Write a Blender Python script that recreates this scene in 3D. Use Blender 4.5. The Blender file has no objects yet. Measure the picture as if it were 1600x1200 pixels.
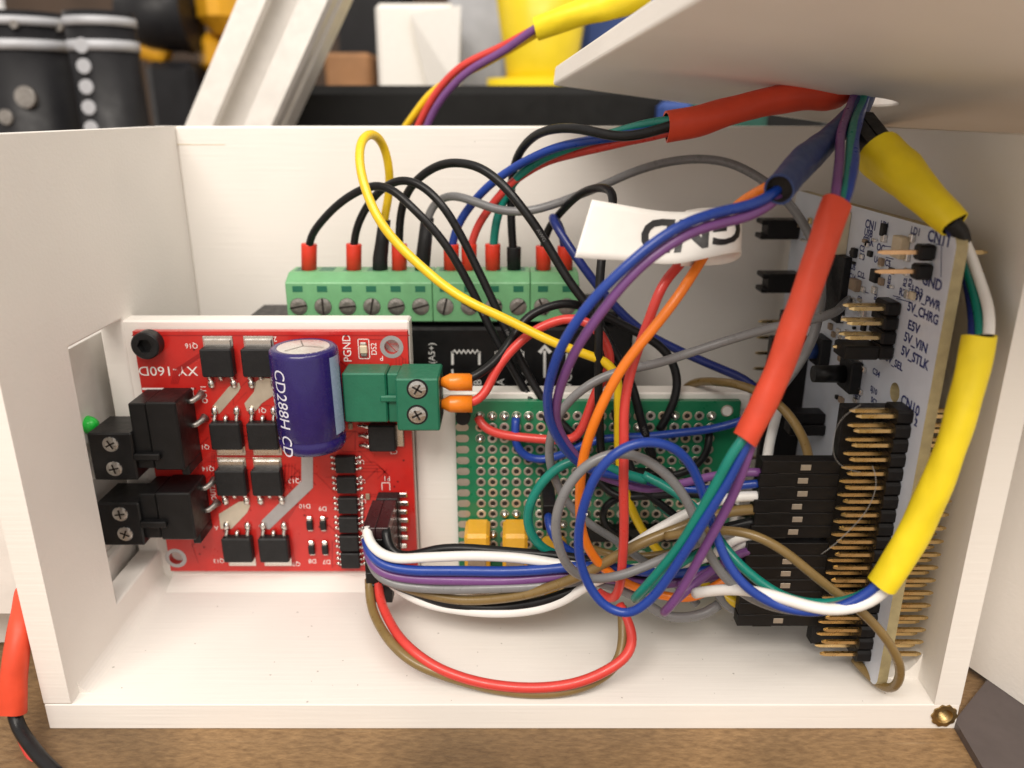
import bpy, bmesh, math, random
from mathutils import Vector, Matrix
random.seed(7)

# ------------------------------------------------------------------ camera, world, light, exposure
MM = 0.001            # all numbers below are millimetres; the bench top is z = 0 after the lift of EYE
EYE = 105.3           # height of the lens over the bench
PITCH = math.radians(19.0)
FPX = 1240.0          # focal length in pixels of a 1600 px wide frame
CT, ST = math.cos(PITCH), math.sin(PITCH)
sc = bpy.context.scene
cam_d = bpy.data.cameras.new('camera')
cam = bpy.data.objects.new('camera', cam_d)
sc.collection.objects.link(cam)
cam.location = (0, 0, EYE * MM)
cam.rotation_euler = (math.pi / 2 - PITCH, 0, 0)
cam_d.sensor_width = 36.0
cam_d.lens = 36.0 * FPX / 1600.0
cam_d.clip_start = 0.004
cam_d.clip_end = 20.0
cam_d.dof.use_dof = True
cam_d.dof.focus_distance = 0.145
cam_d.dof.aperture_fstop = 15.0
sc.camera = cam

world = bpy.data.worlds.new('World')
sc.world = world
world.use_nodes = True
wbg = world.node_tree.nodes['Background']
wbg.inputs[0].default_value = (1.0, 0.925, 0.845, 1)
wbg.inputs[1].default_value = 0.80

def area_lamp(name, loc, target, sx, sy, power, col):
    ld = bpy.data.lights.new(name, 'AREA')
    ld.shape = 'RECTANGLE'; ld.size = sx; ld.size_y = sy
    ld.energy = power; ld.color = col
    lo = bpy.data.objects.new(name, ld)
    sc.collection.objects.link(lo)
    lo.location = loc
    d = Vector(target) - Vector(loc)
    lo.rotation_euler = d.to_track_quat('-Z', 'Y').to_euler()
    return lo
area_lamp('overhead_light', (-0.24, -0.62, 0.92), (0.0, 0.15, 0.05), 0.80, 0.40, 12.2, (1.0, 0.925, 0.835))
area_lamp('overhead_light', (0.42, -0.45, 1.20), (-0.03, 0.15, 0.05), 0.9, 0.3, 8.0, (1.0, 0.93, 0.85))  # added fill light at the front right, placed to brighten the left wall

sc.view_settings.view_transform = 'Standard'
sc.view_settings.look = 'None'
sc.view_settings.exposure = 0.0
sc.view_settings.gamma = 1.0
sc.view_settings.use_curve_mapping = False
sc.cycles.use_denoising = True
sc.cycles.max_bounces = 8

# ------------------------------------------------------------------ pixel rays (1600 x 1200 frame) -> scene points in mm
def ray(u, v):
    a = (u - 800.0) / FPX; b = (600.0 - v) / FPX
    return Vector((a, CT + b * ST, -ST + b * CT))
def at(u, v, y):
    r = ray(u, v); return r * (y / r.y)
def at_x(u, v, x):
    r = ray(u, v); return r * (x / r.x)
def at_z(u, v, z):
    r = ray(u, v); return r * (z / r.z)

# ------------------------------------------------------------------ materials
MATS = {}
def mat(name, col, rough=0.5, metal=0.0, var=0.06, vscale=60.0, bump=0.0, bscale=400.0, spec=0.5, coat=0.0, trans=0.0, sub=0.0):
    m = bpy.data.materials.new(name); m.use_nodes = True
    nt = m.node_tree; n = nt.nodes; l = nt.links
    p = n['Principled BSDF']
    p.inputs['Roughness'].default_value = rough
    p.inputs['Metallic'].default_value = metal
    p.inputs['Specular IOR Level'].default_value = spec
    p.inputs['Coat Weight'].default_value = coat
    p.inputs['Transmission Weight'].default_value = trans
    if sub:
        p.inputs['Subsurface Weight'].default_value = sub
        p.inputs['Subsurface Radius'].default_value = (1, .9, .8)
        p.inputs['Subsurface Scale'].default_value = 0.0012
    tc = n.new('ShaderNodeTexCoord')
    no = n.new('ShaderNodeTexNoise'); no.inputs['Scale'].default_value = vscale * 10; no.inputs['Detail'].default_value = 4
    l.new(tc.outputs['Object'], no.inputs['Vector'])
    mr = n.new('ShaderNodeMapRange')
    mr.inputs[1].default_value = 0.3; mr.inputs[2].default_value = 0.7
    mr.inputs[3].default_value = 1 - var; mr.inputs[4].default_value = 1 + var
    l.new(no.outputs[0], mr.inputs[0])
    mx = n.new('ShaderNodeVectorMath'); mx.operation = 'SCALE'
    mx.inputs[0].default_value = col
    l.new(mr.outputs[0], mx.inputs['Scale'])
    l.new(mx.outputs[0], p.inputs['Base Color'])
    mr2 = n.new('ShaderNodeMapRange')
    mr2.inputs[1].default_value = 0.3; mr2.inputs[2].default_value = 0.7
    mr2.inputs[3].default_value = max(0.03, rough - 0.08); mr2.inputs[4].default_value = min(1, rough + 0.08)
    no3 = n.new('ShaderNodeTexNoise'); no3.inputs['Scale'].default_value = vscale * 23; no3.inputs['Detail'].default_value = 5
    l.new(tc.outputs['Object'], no3.inputs['Vector'])
    l.new(no3.outputs[0], mr2.inputs[0]); l.new(mr2.outputs[0], p.inputs['Roughness'])
    if bump:
        no2 = n.new('ShaderNodeTexNoise'); no2.inputs['Scale'].default_value = bscale * 10; no2.inputs['Detail'].default_value = 3
        l.new(tc.outputs['Object'], no2.inputs['Vector'])
        bp = n.new('ShaderNodeBump'); bp.inputs['Strength'].default_value = bump; bp.inputs['Distance'].default_value = 0.0002
        l.new(no2.outputs[0], bp.inputs['Height']); l.new(bp.outputs[0], p.inputs['Normal'])
    MATS[name] = m
    return m

def pla(name, col, specks=True, floor=False):
    """printed white plastic: fine layer lines, faint mottling, specks of dirt"""
    m = mat(name, col, 0.52, 0, 0.035, 3, 0, sub=0.0)
    nt = m.node_tree; n = nt.nodes; l = nt.links; p = n['Principled BSDF']
    tc = n['Texture Coordinate']
    # faint extrusion lines: stretched noise
    ns = n.new('ShaderNodeTexNoise'); ns.inputs['Scale'].default_value = 1500; ns.inputs['Detail'].default_value = 3
    mp2 = n.new('ShaderNodeMapping'); mp2.inputs['Scale'].default_value = (0.035, 0.8, 1)
    l.new(tc.outputs['Object'], mp2.inputs[0]); l.new(mp2.outputs[0], ns.inputs['Vector'])
    bp = n.new('ShaderNodeBump'); bp.inputs['Strength'].default_value = 0.38; bp.inputs['Distance'].default_value = 0.00012
    l.new(ns.outputs[0], bp.inputs['Height']); l.new(bp.outputs[0], p.inputs['Normal'])
    if specks:
        vo = n.new('ShaderNodeTexVoronoi'); vo.voronoi_dimensions = '2D' if floor else '3D'; vo.inputs['Scale'].default_value = 230 if floor else 120; vo.inputs['Randomness'].default_value = 1
        l.new(tc.outputs['Object'], vo.inputs['Vector'])
        # speck size differs from cell to cell; most cells have none
        sep = n.new('ShaderNodeSeparateColor'); l.new(vo.outputs['Color'], sep.inputs[0])
        th = n.new('ShaderNodeMapRange'); th.inputs[1].default_value = 0.72 if floor else 0.8; th.inputs[2].default_value = 1.0
        th.inputs[3].default_value = 0.0; th.inputs[4].default_value = 0.050 if floor else 0.09
        l.new(sep.outputs[0], th.inputs[0])
        dn = n.new('ShaderNodeTexNoise'); dn.inputs['Scale'].default_value = 2500
        l.new(tc.outputs['Object'], dn.inputs['Vector'])
        dm = n.new('ShaderNodeMath'); dm.operation = 'MULTIPLY_ADD'; dm.inputs[1].default_value = 0.06
        l.new(dn.outputs[0], dm.inputs[0]); l.new(vo.outputs['Distance'], dm.inputs[2])
        sb = n.new('ShaderNodeMath'); sb.operation = 'SUBTRACT'; l.new(dm.outputs[0], sb.inputs[0]); sb.inputs[1].default_value = 0.03
        lt = n.new('ShaderNodeMath'); lt.operation = 'LESS_THAN'
        l.new(sb.outputs[0], lt.inputs[0]); l.new(th.outputs[0], lt.inputs[1])
        mf = n.new('ShaderNodeMath'); mf.operation = 'MULTIPLY'; mf.inputs[1].default_value = 0.7
        l.new(lt.outputs[0], mf.inputs[0])
        if floor:                                            # dust lies on the upward face only
            ge = n.new('ShaderNodeNewGeometry'); sx = n.new('ShaderNodeSeparateXYZ'); l.new(ge.outputs['True Normal'], sx.inputs[0])
            gt = n.new('ShaderNodeMath'); gt.operation = 'GREATER_THAN'; gt.inputs[1].default_value = .8; l.new(sx.outputs['Z'], gt.inputs[0])
            mu = n.new('ShaderNodeMath'); mu.operation = 'MULTIPLY'; mu.inputs[1].default_value = 0.5
            l.new(gt.outputs[0], mu.inputs[0]); l.new(mu.outputs[0], mf.inputs[1])
        mxc = n.new('ShaderNodeMix'); mxc.data_type = 'RGBA'
        src = p.inputs['Base Color'].links[0].from_socket
        l.new(src, mxc.inputs[6]); mxc.inputs[7].default_value = (0.16, 0.13, 0.10, 1)
        l.new(mf.outputs[0], mxc.inputs[0]); l.new(mxc.outputs[2], p.inputs['Base Color'])
    return m

def wood(name):
    m = mat(name, (0.30, 0.19, 0.10), 0.6, 0, 0.2, 3, 0)
    nt = m.node_tree; n = nt.nodes; l = nt.links; p = n['Principled BSDF']; tc = n['Texture Coordinate']
    mp = n.new('ShaderNodeMapping'); mp.inputs['Rotation'].default_value = (0, 0, math.radians(35)); mp.inputs['Scale'].default_value = (110, 330, 110)
    l.new(tc.outputs['Object'], mp.inputs[0])
    ns = n.new('ShaderNodeTexNoise'); ns.inputs['Scale'].default_value = 4; ns.inputs['Detail'].default_value = 8; ns.inputs['Roughness'].default_value = 0.7
    l.new(mp.outputs[0], ns.inputs['Vector'])
    cr = n.new('ShaderNodeValToRGB')
    cr.color_ramp.elements[0].position = 0.3; cr.color_ramp.elements[0].color = (0.13, 0.072, 0.030, 1)
    cr.color_ramp.elements[1].position = 0.7; cr.color_ramp.elements[1].color = (0.30, 0.185, 0.085, 1)
    l.new(ns.outputs[0], cr.inputs[0])
    n2 = n.new('ShaderNodeTexNoise'); n2.inputs['Scale'].default_value = 25; n2.inputs['Detail'].default_value = 3
    l.new(tc.outputs['Object'], n2.inputs['Vector'])
    m2 = n.new('ShaderNodeMapRange'); m2.inputs[1].default_value = .35; m2.inputs[2].default_value = .65; m2.inputs[3].default_value = .6; m2.inputs[4].default_value = 1.15
    l.new(n2.outputs[0], m2.inputs[0])
    vm = n.new('ShaderNodeVectorMath'); vm.operation = 'SCALE'; l.new(cr.outputs[0], vm.inputs[0]); l.new(m2.outputs[0], vm.inputs['Scale'])
    # pale scratches
    mp3 = n.new('ShaderNodeMapping'); mp3.inputs['Rotation'].default_value = (0, 0, math.radians(-38)); mp3.inputs['Scale'].default_value = (30, 900, 30)
    l.new(tc.outputs['Object'], mp3.inputs[0])
    n3 = n.new('ShaderNodeTexNoise'); n3.inputs['Scale'].default_value = 1.0; n3.inputs['Detail'].default_value = 1
    l.new(mp3.outputs[0], n3.inputs['Vector'])
    m3 = n.new('ShaderNodeMapRange'); m3.inputs[1].default_value = .70; m3.inputs[2].default_value = .78; m3.inputs[3].default_value = 0; m3.inputs[4].default_value = .35
    l.new(n3.outputs[0], m3.inputs[0])
    mx = n.new('ShaderNodeMix'); mx.data_type = 'RGBA'; l.new(vm.outputs[0], mx.inputs[6]); mx.inputs[7].default_value = (.34, .26, .16, 1)
    l.new(m3.outputs[0], mx.inputs[0])
    l.new(mx.outputs[2], p.inputs['Base Color'])
    bp = n.new('ShaderNodeBump'); bp.inputs['Strength'].default_value = .5; bp.inputs['Distance'].default_value = .0004
    l.new(ns.outputs[0], bp.inputs['Height']); l.new(bp.outputs[0], p.inputs['Normal'])
    return m

pla('pla', (0.80, 0.765, 0.72))
pla('pla_floor', (0.80, 0.765, 0.725), floor=True)
pla('pla_lid', (0.86, 0.82, 0.77), specks=False)
wood('wood')
mat('red_mask', (0.50, 0.016, 0.012), 0.34, 0, 0.10, 20, 0.15, 60, coat=0.3)
mat('red_trace', (0.33, 0.009, 0.009), 0.36, 0, 0.05)
mat('green_mask', (0.010, 0.17, 0.075), 0.34, 0, 0.14, 20, 0.12, 80, coat=0.3)
mat('white_mask', (0.62, 0.665, 0.75), 0.36, 0, 0.04, 20, 0.08, 60, coat=0.3)
mat('board_edge', (0.36, 0.30, 0.16), 0.65, 0, 0.12, 60, 0.3, 300)
mat('silk', (0.84, 0.78, 0.76), 0.55, 0, 0.10, 90)
mat('silk_blue', (0.025, 0.035, 0.16), 0.5, 0, 0.1, 90)
mat('silk_grey', (0.68, 0.68, 0.66), 0.6, 0, 0.15, 90)
mat('wire_ink', (0.11, 0.11, 0.11), 0.6, 0, 0.2, 90)
mat('filament', (0.22, 0.21, 0.20), 0.5)
mat('alu_beam', (0.80, 0.77, 0.73), 0.5, 0.1, 0.06, 20, 0.1, 60)
mat('chip', (0.012, 0.012, 0.013), 0.48, 0, 0.2, 50, 0.25, 300, spec=0.28)
mat('black_plastic', (0.007, 0.007, 0.0075), 0.36, 0, 0.25, 30, 0.12, 150, spec=0.28)
mat('black_matte', (0.010, 0.010, 0.011), 0.6, 0, 0.3, 30, 0.2, 150, spec=0.28)
mat('plug_black', (0.007, 0.006, 0.006), 0.42, 0, 0.3, 30, 0.15, 150, spec=0.28)
mat('jst_dark', (0.030, 0.011, 0.013), 0.30, 0, 0.2, 30, 0.1, 100)
mat('solder', (0.74, 0.71, 0.67), 0.27, 1.0, 0.04, 30, 0.0, 120)
mat('tin', (0.66, 0.60, 0.50), 0.42, 0.8, 0.06, 60, 0.04, 80)
mat('tin_grey', (0.42, 0.41, 0.42), 0.45, 0.6, 0.05, 60, 0.1, 80)
mat('steel', (0.58, 0.57, 0.55), 0.30, 1.0, 0.15, 60, 0.6, 180)
mat('steel_dull', (0.33, 0.31, 0.29), 0.42, 0.9, 0.25, 60, 0.6, 120)
mat('gold', (0.80, 0.60, 0.30), 0.30, 1.0, 0.06, 60)
mat('copper_gold', (0.70, 0.42, 0.22), 0.32, 1.0, 0.06, 60)
mat('brass', (0.36, 0.25, 0.11), 0.42, 1.0, 0.25, 60, 0.3, 80)
mat('pad', (0.47, 0.41, 0.34), 0.38, 0.55, 0.14, 40, 0.2, 100)
mat('pad_tan', (0.52, 0.41, 0.29), 0.42, 0.4, 0.18, 40, 0.2, 100)
mat('pad_bright', (0.60, 0.56, 0.50), 0.33, 0.6, 0.12, 40, 0.2, 100)
mat('hole_dark', (0.016, 0.012, 0.009), 0.8)
mat('cap_blue', (0.017, 0.009, 0.105), 0.26, 0, 0.06, 30, 0.05, 60, coat=0.15)
mat('cap_stripe', (0.26, 0.34, 0.48), 0.25, 0, 0.08, 40)
mat('cap_print', (0.66, 0.66, 0.76), 0.45, 0, 0.06, 90)
mat('cap_alu', (0.80, 0.79, 0.77), 0.33, 0.85, 0.05, 40, 0.3, 120)
mat('green_block', (0.012, 0.135, 0.075), 0.42, 0, 0.06, 40, 0.2, 200)
mat('green_light', (0.150, 0.380, 0.180), 0.45, 0, 0.06, 40, 0.2, 200)
mat('ferrule_red', (0.70, 0.040, 0.018), 0.36, 0, 0.06, 40, 0.1, 100)
mat('ferrule_orange', (0.80, 0.215, 0.012), 0.33, 0, 0.06, 40, 0.1, 100)
mat('yellow_plug', (0.80, 0.42, 0.030), 0.42, 0, 0.06, 40, 0.2, 200)
mat('w_black', (0.009, 0.009, 0.010), 0.34, 0, 0.2, 40, 0.1, 100, spec=0.28)
mat('w_red', (0.62, 0.050, 0.040), 0.33, 0, 0.05, 40, 0.08, 100)
mat('w_blue', (0.010, 0.045, 0.285), 0.33, 0, 0.06, 40, 0.08, 100)
mat('w_navy', (0.010, 0.022, 0.15), 0.34, 0, 0.06, 40, 0.08, 100)
mat('w_yellow', (0.80, 0.53, 0.012), 0.33, 0, 0.05, 40, 0.08, 100)
mat('w_teal', (0.004, 0.20, 0.155), 0.33, 0, 0.06, 40, 0.08, 100)
mat('w_purple', (0.165, 0.060, 0.215), 0.34, 0, 0.06, 40, 0.08, 100)
mat('w_orange', (0.80, 0.190, 0.010), 0.33, 0, 0.05, 40, 0.08, 100)
mat('w_grey', (0.195, 0.195, 0.20), 0.32, 0, 0.06, 40, 0.08, 100)
mat('w_white', (0.78, 0.765, 0.74), 0.36, 0, 0.03, 40, 0.08, 100)
mat('w_brown', (0.205, 0.135, 0.048), 0.33, 0, 0.08, 40, 0.08, 100)
mat('shrink_red', (0.66, 0.065, 0.026), 0.50, 0, 0.08, 20, 0.6, 22, spec=0.4)
mat('shrink_yellow', (0.80, 0.62, 0.012), 0.50, 0, 0.07, 20, 0.6, 22, spec=0.4)
mat('shrink_blue', (0.020, 0.045, 0.150), 0.44, 0, 0.10, 20, 0.3, 60)
mat('shrink_black', (0.012, 0.012, 0.013), 0.5, 0, 0.2, 20, 0.3, 80, spec=0.28)
mat('paper', (0.84, 0.82, 0.78), 0.6, 0, 0.02, 40, 0.1, 200)
mat('ink', (0.012, 0.012, 0.014), 0.45, 0, 0.1, 60)
mat('socket_screw', (0.016, 0.016, 0.017), 0.4, 0.2, 0.2, 40, 0.2, 200, spec=0.28)
mat('cream', (0.62, 0.53, 0.38), 0.5, 0, 0.08, 60)
mat('ceramic_tan', (0.30, 0.22, 0.15), 0.5, 0, 0.15, 60)
mat('alu', (0.80, 0.77, 0.73), 0.45, 0.35, 0.05, 20, 0.2, 60)
mat('alu_dark', (0.20, 0.19, 0.18), 0.5, 0.5, 0.1, 20)
mat('tool_black', (0.010, 0.010, 0.012), 0.45, 0, 0.2, 10, spec=0.28)
mat('tool_grey', (0.42, 0.43, 0.46), 0.4, 0.1, 0.1, 10)
mat('tool_yellow', (0.72, 0.36, 0.015), 0.45, 0, 0.1, 10)
mat('bar_black', (0.006, 0.006, 0.006), 0.45, 0, 0.2, 10, spec=0.28)
mat('cup_yellow', (0.80, 0.60, 0.010), 0.42, 0, 0.04, 10)
mat('deep_blue', (0.020, 0.055, 0.22), 0.5, 0, 0.1, 10)
mat('deep_green', (0.008, 0.07, 0.05), 0.5, 0, 0.2, 10)
mat('dark_slab', (0.085, 0.068, 0.066), 0.5, 0, 0.1, 20, 0.2, 60)
mat('wall_brown', (0.055, 0.034, 0.022), 0.8, 0, 0.5, 1.0)
mat('cardboard', (0.30, 0.15, 0.065), 0.7, 0, 0.2, 6)
mat('green_lens', (0.02, 0.55, 0.06), 0.25, 0, 0.05, 40)

# ------------------------------------------------------------------ mesh helpers
WORLD = {}            # object name -> origin in mm (nothing is rotated, so local = world - origin)
def lift(p): return Vector((p[0] * MM, p[1] * MM, (p[2] + EYE) * MM))

class MB:
    def __init__(s): s.v = []; s.f = []; s.sm = []; s.mi = []; s.m = 0
    def add(s, vs, fs, smooth=False):
        b = len(s.v); s.v += [Vector(p) for p in vs]
        for f in fs:
            s.f.append([b + i for i in f]); s.sm.append(smooth); s.mi.append(s.m)
        return s
    def box(s, x0, x1, y0, y1, z0, z1):
        x0, x1 = min(x0, x1), max(x0, x1); y0, y1 = min(y0, y1), max(y0, y1); z0, z1 = min(z0, z1), max(z0, z1)
        return s.add([(x0,y0,z0),(x1,y0,z0),(x1,y1,z0),(x0,y1,z0),(x0,y0,z1),(x1,y0,z1),(x1,y1,z1),(x0,y1,z1)],
                     [(0,3,2,1),(4,5,6,7),(0,1,5,4),(1,2,6,5),(2,3,7,6),(3,0,4,7)])
    def rbox(s, x0, x1, y0, y1, z0, z1, r=0.3):
        """box with chamfered edges"""
        x0, x1 = min(x0, x1), max(x0, x1); y0, y1 = min(y0, y1), max(y0, y1); z0, z1 = min(z0, z1), max(z0, z1)
        r = min(r, (x1-x0)*.45, (y1-y0)*.45, (z1-z0)*.45)
        bm = bmesh.new()
        vs = [bm.verts.new(p) for p in [(x0,y0,z0),(x1,y0,z0),(x1,y1,z0),(x0,y1,z0),(x0,y0,z1),(x1,y0,z1),(x1,y1,z1),(x0,y1,z1)]]
        for f in [(0,3,2,1),(4,5,6,7),(0,1,5,4),(1,2,6,5),(2,3,7,6),(3,0,4,7)]: bm.faces.new([vs[i] for i in f])
        bmesh.ops.bevel(bm, geom=list(bm.edges), offset=r, segments=1, affect='EDGES', profile=0.5)
        bm.verts.index_update()
        s.add([v.co.copy() for v in bm.verts], [[v.index for v in f.verts] for f in bm.faces]); bm.free()
        return s
    def prism(s, poly, o, ax, ay, h):
        """polygon (list of 2-d points) in the frame o, ax, ay extruded by the vector h"""
        o, ax, ay, h = Vector(o), Vector(ax), Vector(ay), Vector(h)
        a = [o + ax * p[0] + ay * p[1] for p in poly]; n = len(a)
        vs = a + [p + h for p in a]
        nrm = ax.cross(ay)
        area = sum(poly[i][0]*poly[(i+1)%n][1]-poly[(i+1)%n][0]*poly[i][1] for i in range(n))
        fs = [list(range(n))[::-1], list(range(n, 2*n))] + [(i, (i+1)%n, n+(i+1)%n, n+i) for i in range(n)]
        if nrm.dot(h) * area < 0: fs = [list(f)[::-1] for f in fs]
        return s.add(vs, fs)
    def cyl(s, p0, p1, r0, r1=None, n=20, cap=True, smooth=True):
        return s.tube([p0, p1], [r0, r0 if r1 is None else r1], n, cap, smooth)
    def tube(s, pts, rad, n=12, cap=True, smooth=True):
        pts = [Vector(p) for p in pts]
        if not isinstance(rad, (list, tuple)): rad = [rad] * len(pts)
        m = len(pts)
        def tang(i):
            j = i
            a = pts[max(0, i-1)]; b = pts[min(m-1, i+1)]
            d = b - a
            k = 1
            while d.length < 1e-6 and (i-k >= 0 or i+k < m):
                k += 1; d = pts[min(m-1, i+k)] - pts[max(0, i-k)]
            return d.normalized()
        t = tang(0)
        up = Vector((0, 0, 1)) if abs(t.z) < .9 else Vector((1, 0, 0))
        nn = t.cross(up).normalized()
        vs = []
        for i in range(m):
            t2 = tang(i)
            q = t.rotation_difference(t2); nn = (q @ nn); nn = (nn - t2 * nn.dot(t2)).normalized(); t = t2
            bb = t.cross(nn)
            for k in range(n):
                a = 2 * math.pi * k / n
                vs.append(pts[i] + (nn * math.cos(a) + bb * math.sin(a)) * rad[i])
        fs = []
        for i in range(m - 1):
            for k in range(n):
                fs.append((i*n+k, i*n+(k+1)%n, (i+1)*n+(k+1)%n, (i+1)*n+k))
        s.add(vs, fs, smooth)
        if cap:
            b = len(s.v) - len(vs)
            s.f.append([b + k for k in range(n)][::-1]); s.sm.append(False); s.mi.append(s.m)
            s.f.append([b + (m-1)*n + k for k in range(n)]); s.sm.append(False); s.mi.append(s.m)
        return s
    def ring(s, c, ax, ay, r0, r1, h=0, n=16):
        c, ax, ay = Vector(c), Vector(ax), Vector(ay)
        vs = []
        for r in (r0, r1):
            for k in range(n):
                a = 2*math.pi*k/n; vs.append(c + ax*math.cos(a)*r + ay*math.sin(a)*r)
        return s.add(vs, [(k, (k+1)%n, n+(k+1)%n, n+k) for k in range(n)])
    def disc(s, c, ax, ay, r, n=16, ry=None):
        c, ax, ay = Vector(c), Vector(ax), Vector(ay); ry = ry or r
        return s.add([c + ax*math.cos(2*math.pi*k/n)*r + ay*math.sin(2*math.pi*k/n)*ry for k in range(n)], [list(range(n))])
    def build(s, name, mats, parent=None, origin=None):
        if not isinstance(mats, (list, tuple)): mats = [mats]
        xs = [p.x for p in s.v]; ys = [p.y for p in s.v]; zs = [p.z for p in s.v]
        o = Vector(origin) if origin is not None else Vector(((min(xs)+max(xs))/2, (min(ys)+max(ys))/2, min(zs)))
        me = bpy.data.meshes.new(name)
        me.from_pydata([((p - o) * MM)[:] for p in s.v], [], s.f)
        for mt in mats: me.materials.append(MATS[mt])
        me.polygons.foreach_set('use_smooth', s.sm)
        me.polygons.foreach_set('material_index', s.mi)
        me.update()
        return place(bpy.data.objects.new(name, me), o, parent)

def place(ob, o, parent=None):
    sc.collection.objects.link(ob)
    WORLD[ob.name] = Vector(o)
    if parent is None: ob.location = lift(o)
    else:
        ob.parent = parent; ob.location = (Vector(o) - WORLD[parent.name]) * MM
    return ob
def tag(o, label, cat, group=None, kind=None):
    if label: o['label'] = label
    if cat: o['category'] = cat
    if group: o['group'] = group
    if kind: o['kind'] = kind
    return o
def thing(name, label, cat, base, group=None):
    e = bpy.data.objects.new(name, None); e.empty_display_size = 0.005
    place(e, Vector(base)); return tag(e, label, cat, group)
def cp(src, d, parent=None):
    """copy of a part with its sub-parts, moved by d (mm); the copies share mesh data"""
    c = src.copy(); sc.collection.objects.link(c)
    par = parent or src.parent
    o = WORLD[src.name] + Vector(d); WORLD[c.name] = o
    if par is not None: c.parent = par; c.location = (o - WORLD[par.name]) * MM
    else: c.location = lift(o)
    for ch in list(src.children):
        g = ch.copy(); sc.collection.objects.link(g); g.parent = c; g.location = ch.location
        WORLD[g.name] = WORLD[ch.name] + Vector(d)
    return c

_tc = {}
def text_geo(s, bold=False):
    if (s, bold) in _tc: return _tc[(s, bold)]
    cu = bpy.data.curves.new('t', 'FONT'); cu.body = s; cu.size = 1; cu.resolution_u = 3
    if bold: cu.offset = 0.03
    ob = bpy.data.objects.new('t', cu); sc.collection.objects.link(ob)
    dg = bpy.context.evaluated_depsgraph_get(); dg.update()
    me = bpy.data.meshes.new_from_object(ob.evaluated_get(dg))
    vs = [v.co.copy() for v in me.vertices]; fs = [list(p.vertices) for p in me.polygons]
    bpy.data.objects.remove(ob); bpy.data.curves.remove(cu); bpy.data.meshes.remove(me)
    _tc[(s, bold)] = (vs, fs); return vs, fs
_ts = {}
def text_fine(s, bold):
    if (s, bold) in _ts: return _ts[(s, bold)]
    vs, fs = text_geo(s, bold)
    bm = bmesh.new(); bv_ = [bm.verts.new(v) for v in vs]
    for f in fs:
        try: bm.faces.new([bv_[i] for i in f])
        except ValueError: pass
    bmesh.ops.triangulate(bm, faces=bm.faces)
    for _ in range(5):
        e = [e for e in bm.edges if e.calc_length() > .12]
        if not e: break
        bmesh.ops.subdivide_edges(bm, edges=e, cuts=1); bmesh.ops.triangulate(bm, faces=bm.faces)
    bm.verts.index_update()
    _ts[(s, bold)] = ([v.co.copy() for v in bm.verts], [[v.index for v in f.verts] for f in bm.faces]); bm.free()
    return _ts[(s, bold)]
def text(s, c, right, up, h, m, parent, name='print', fn=None, wide=1.0, bold=False, label=None):
    """flat lettering: cap height h mm, centred on c; or laid on a surface by fn(x, y)"""
    vs, fs = text_geo(s, bold) if fn is None else text_fine(s, bold)
    k = h / 0.72
    xs = [v.x for v in vs]; ys = [v.y for v in vs]; cx = (min(xs)+max(xs))/2; cy = (min(ys)+max(ys))/2
    if fn is None:
        c, right, up = Vector(c), Vector(right).normalized(), Vector(up).normalized()
        pts = [c + right*(v.x-cx)*k*wide + up*(v.y-cy)*k for v in vs]
    else: pts = [fn((v.x-cx)*k*wide, (v.y-cy)*k) for v in vs]
    return MB().add(pts, fs).build(name, m, parent)

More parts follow.
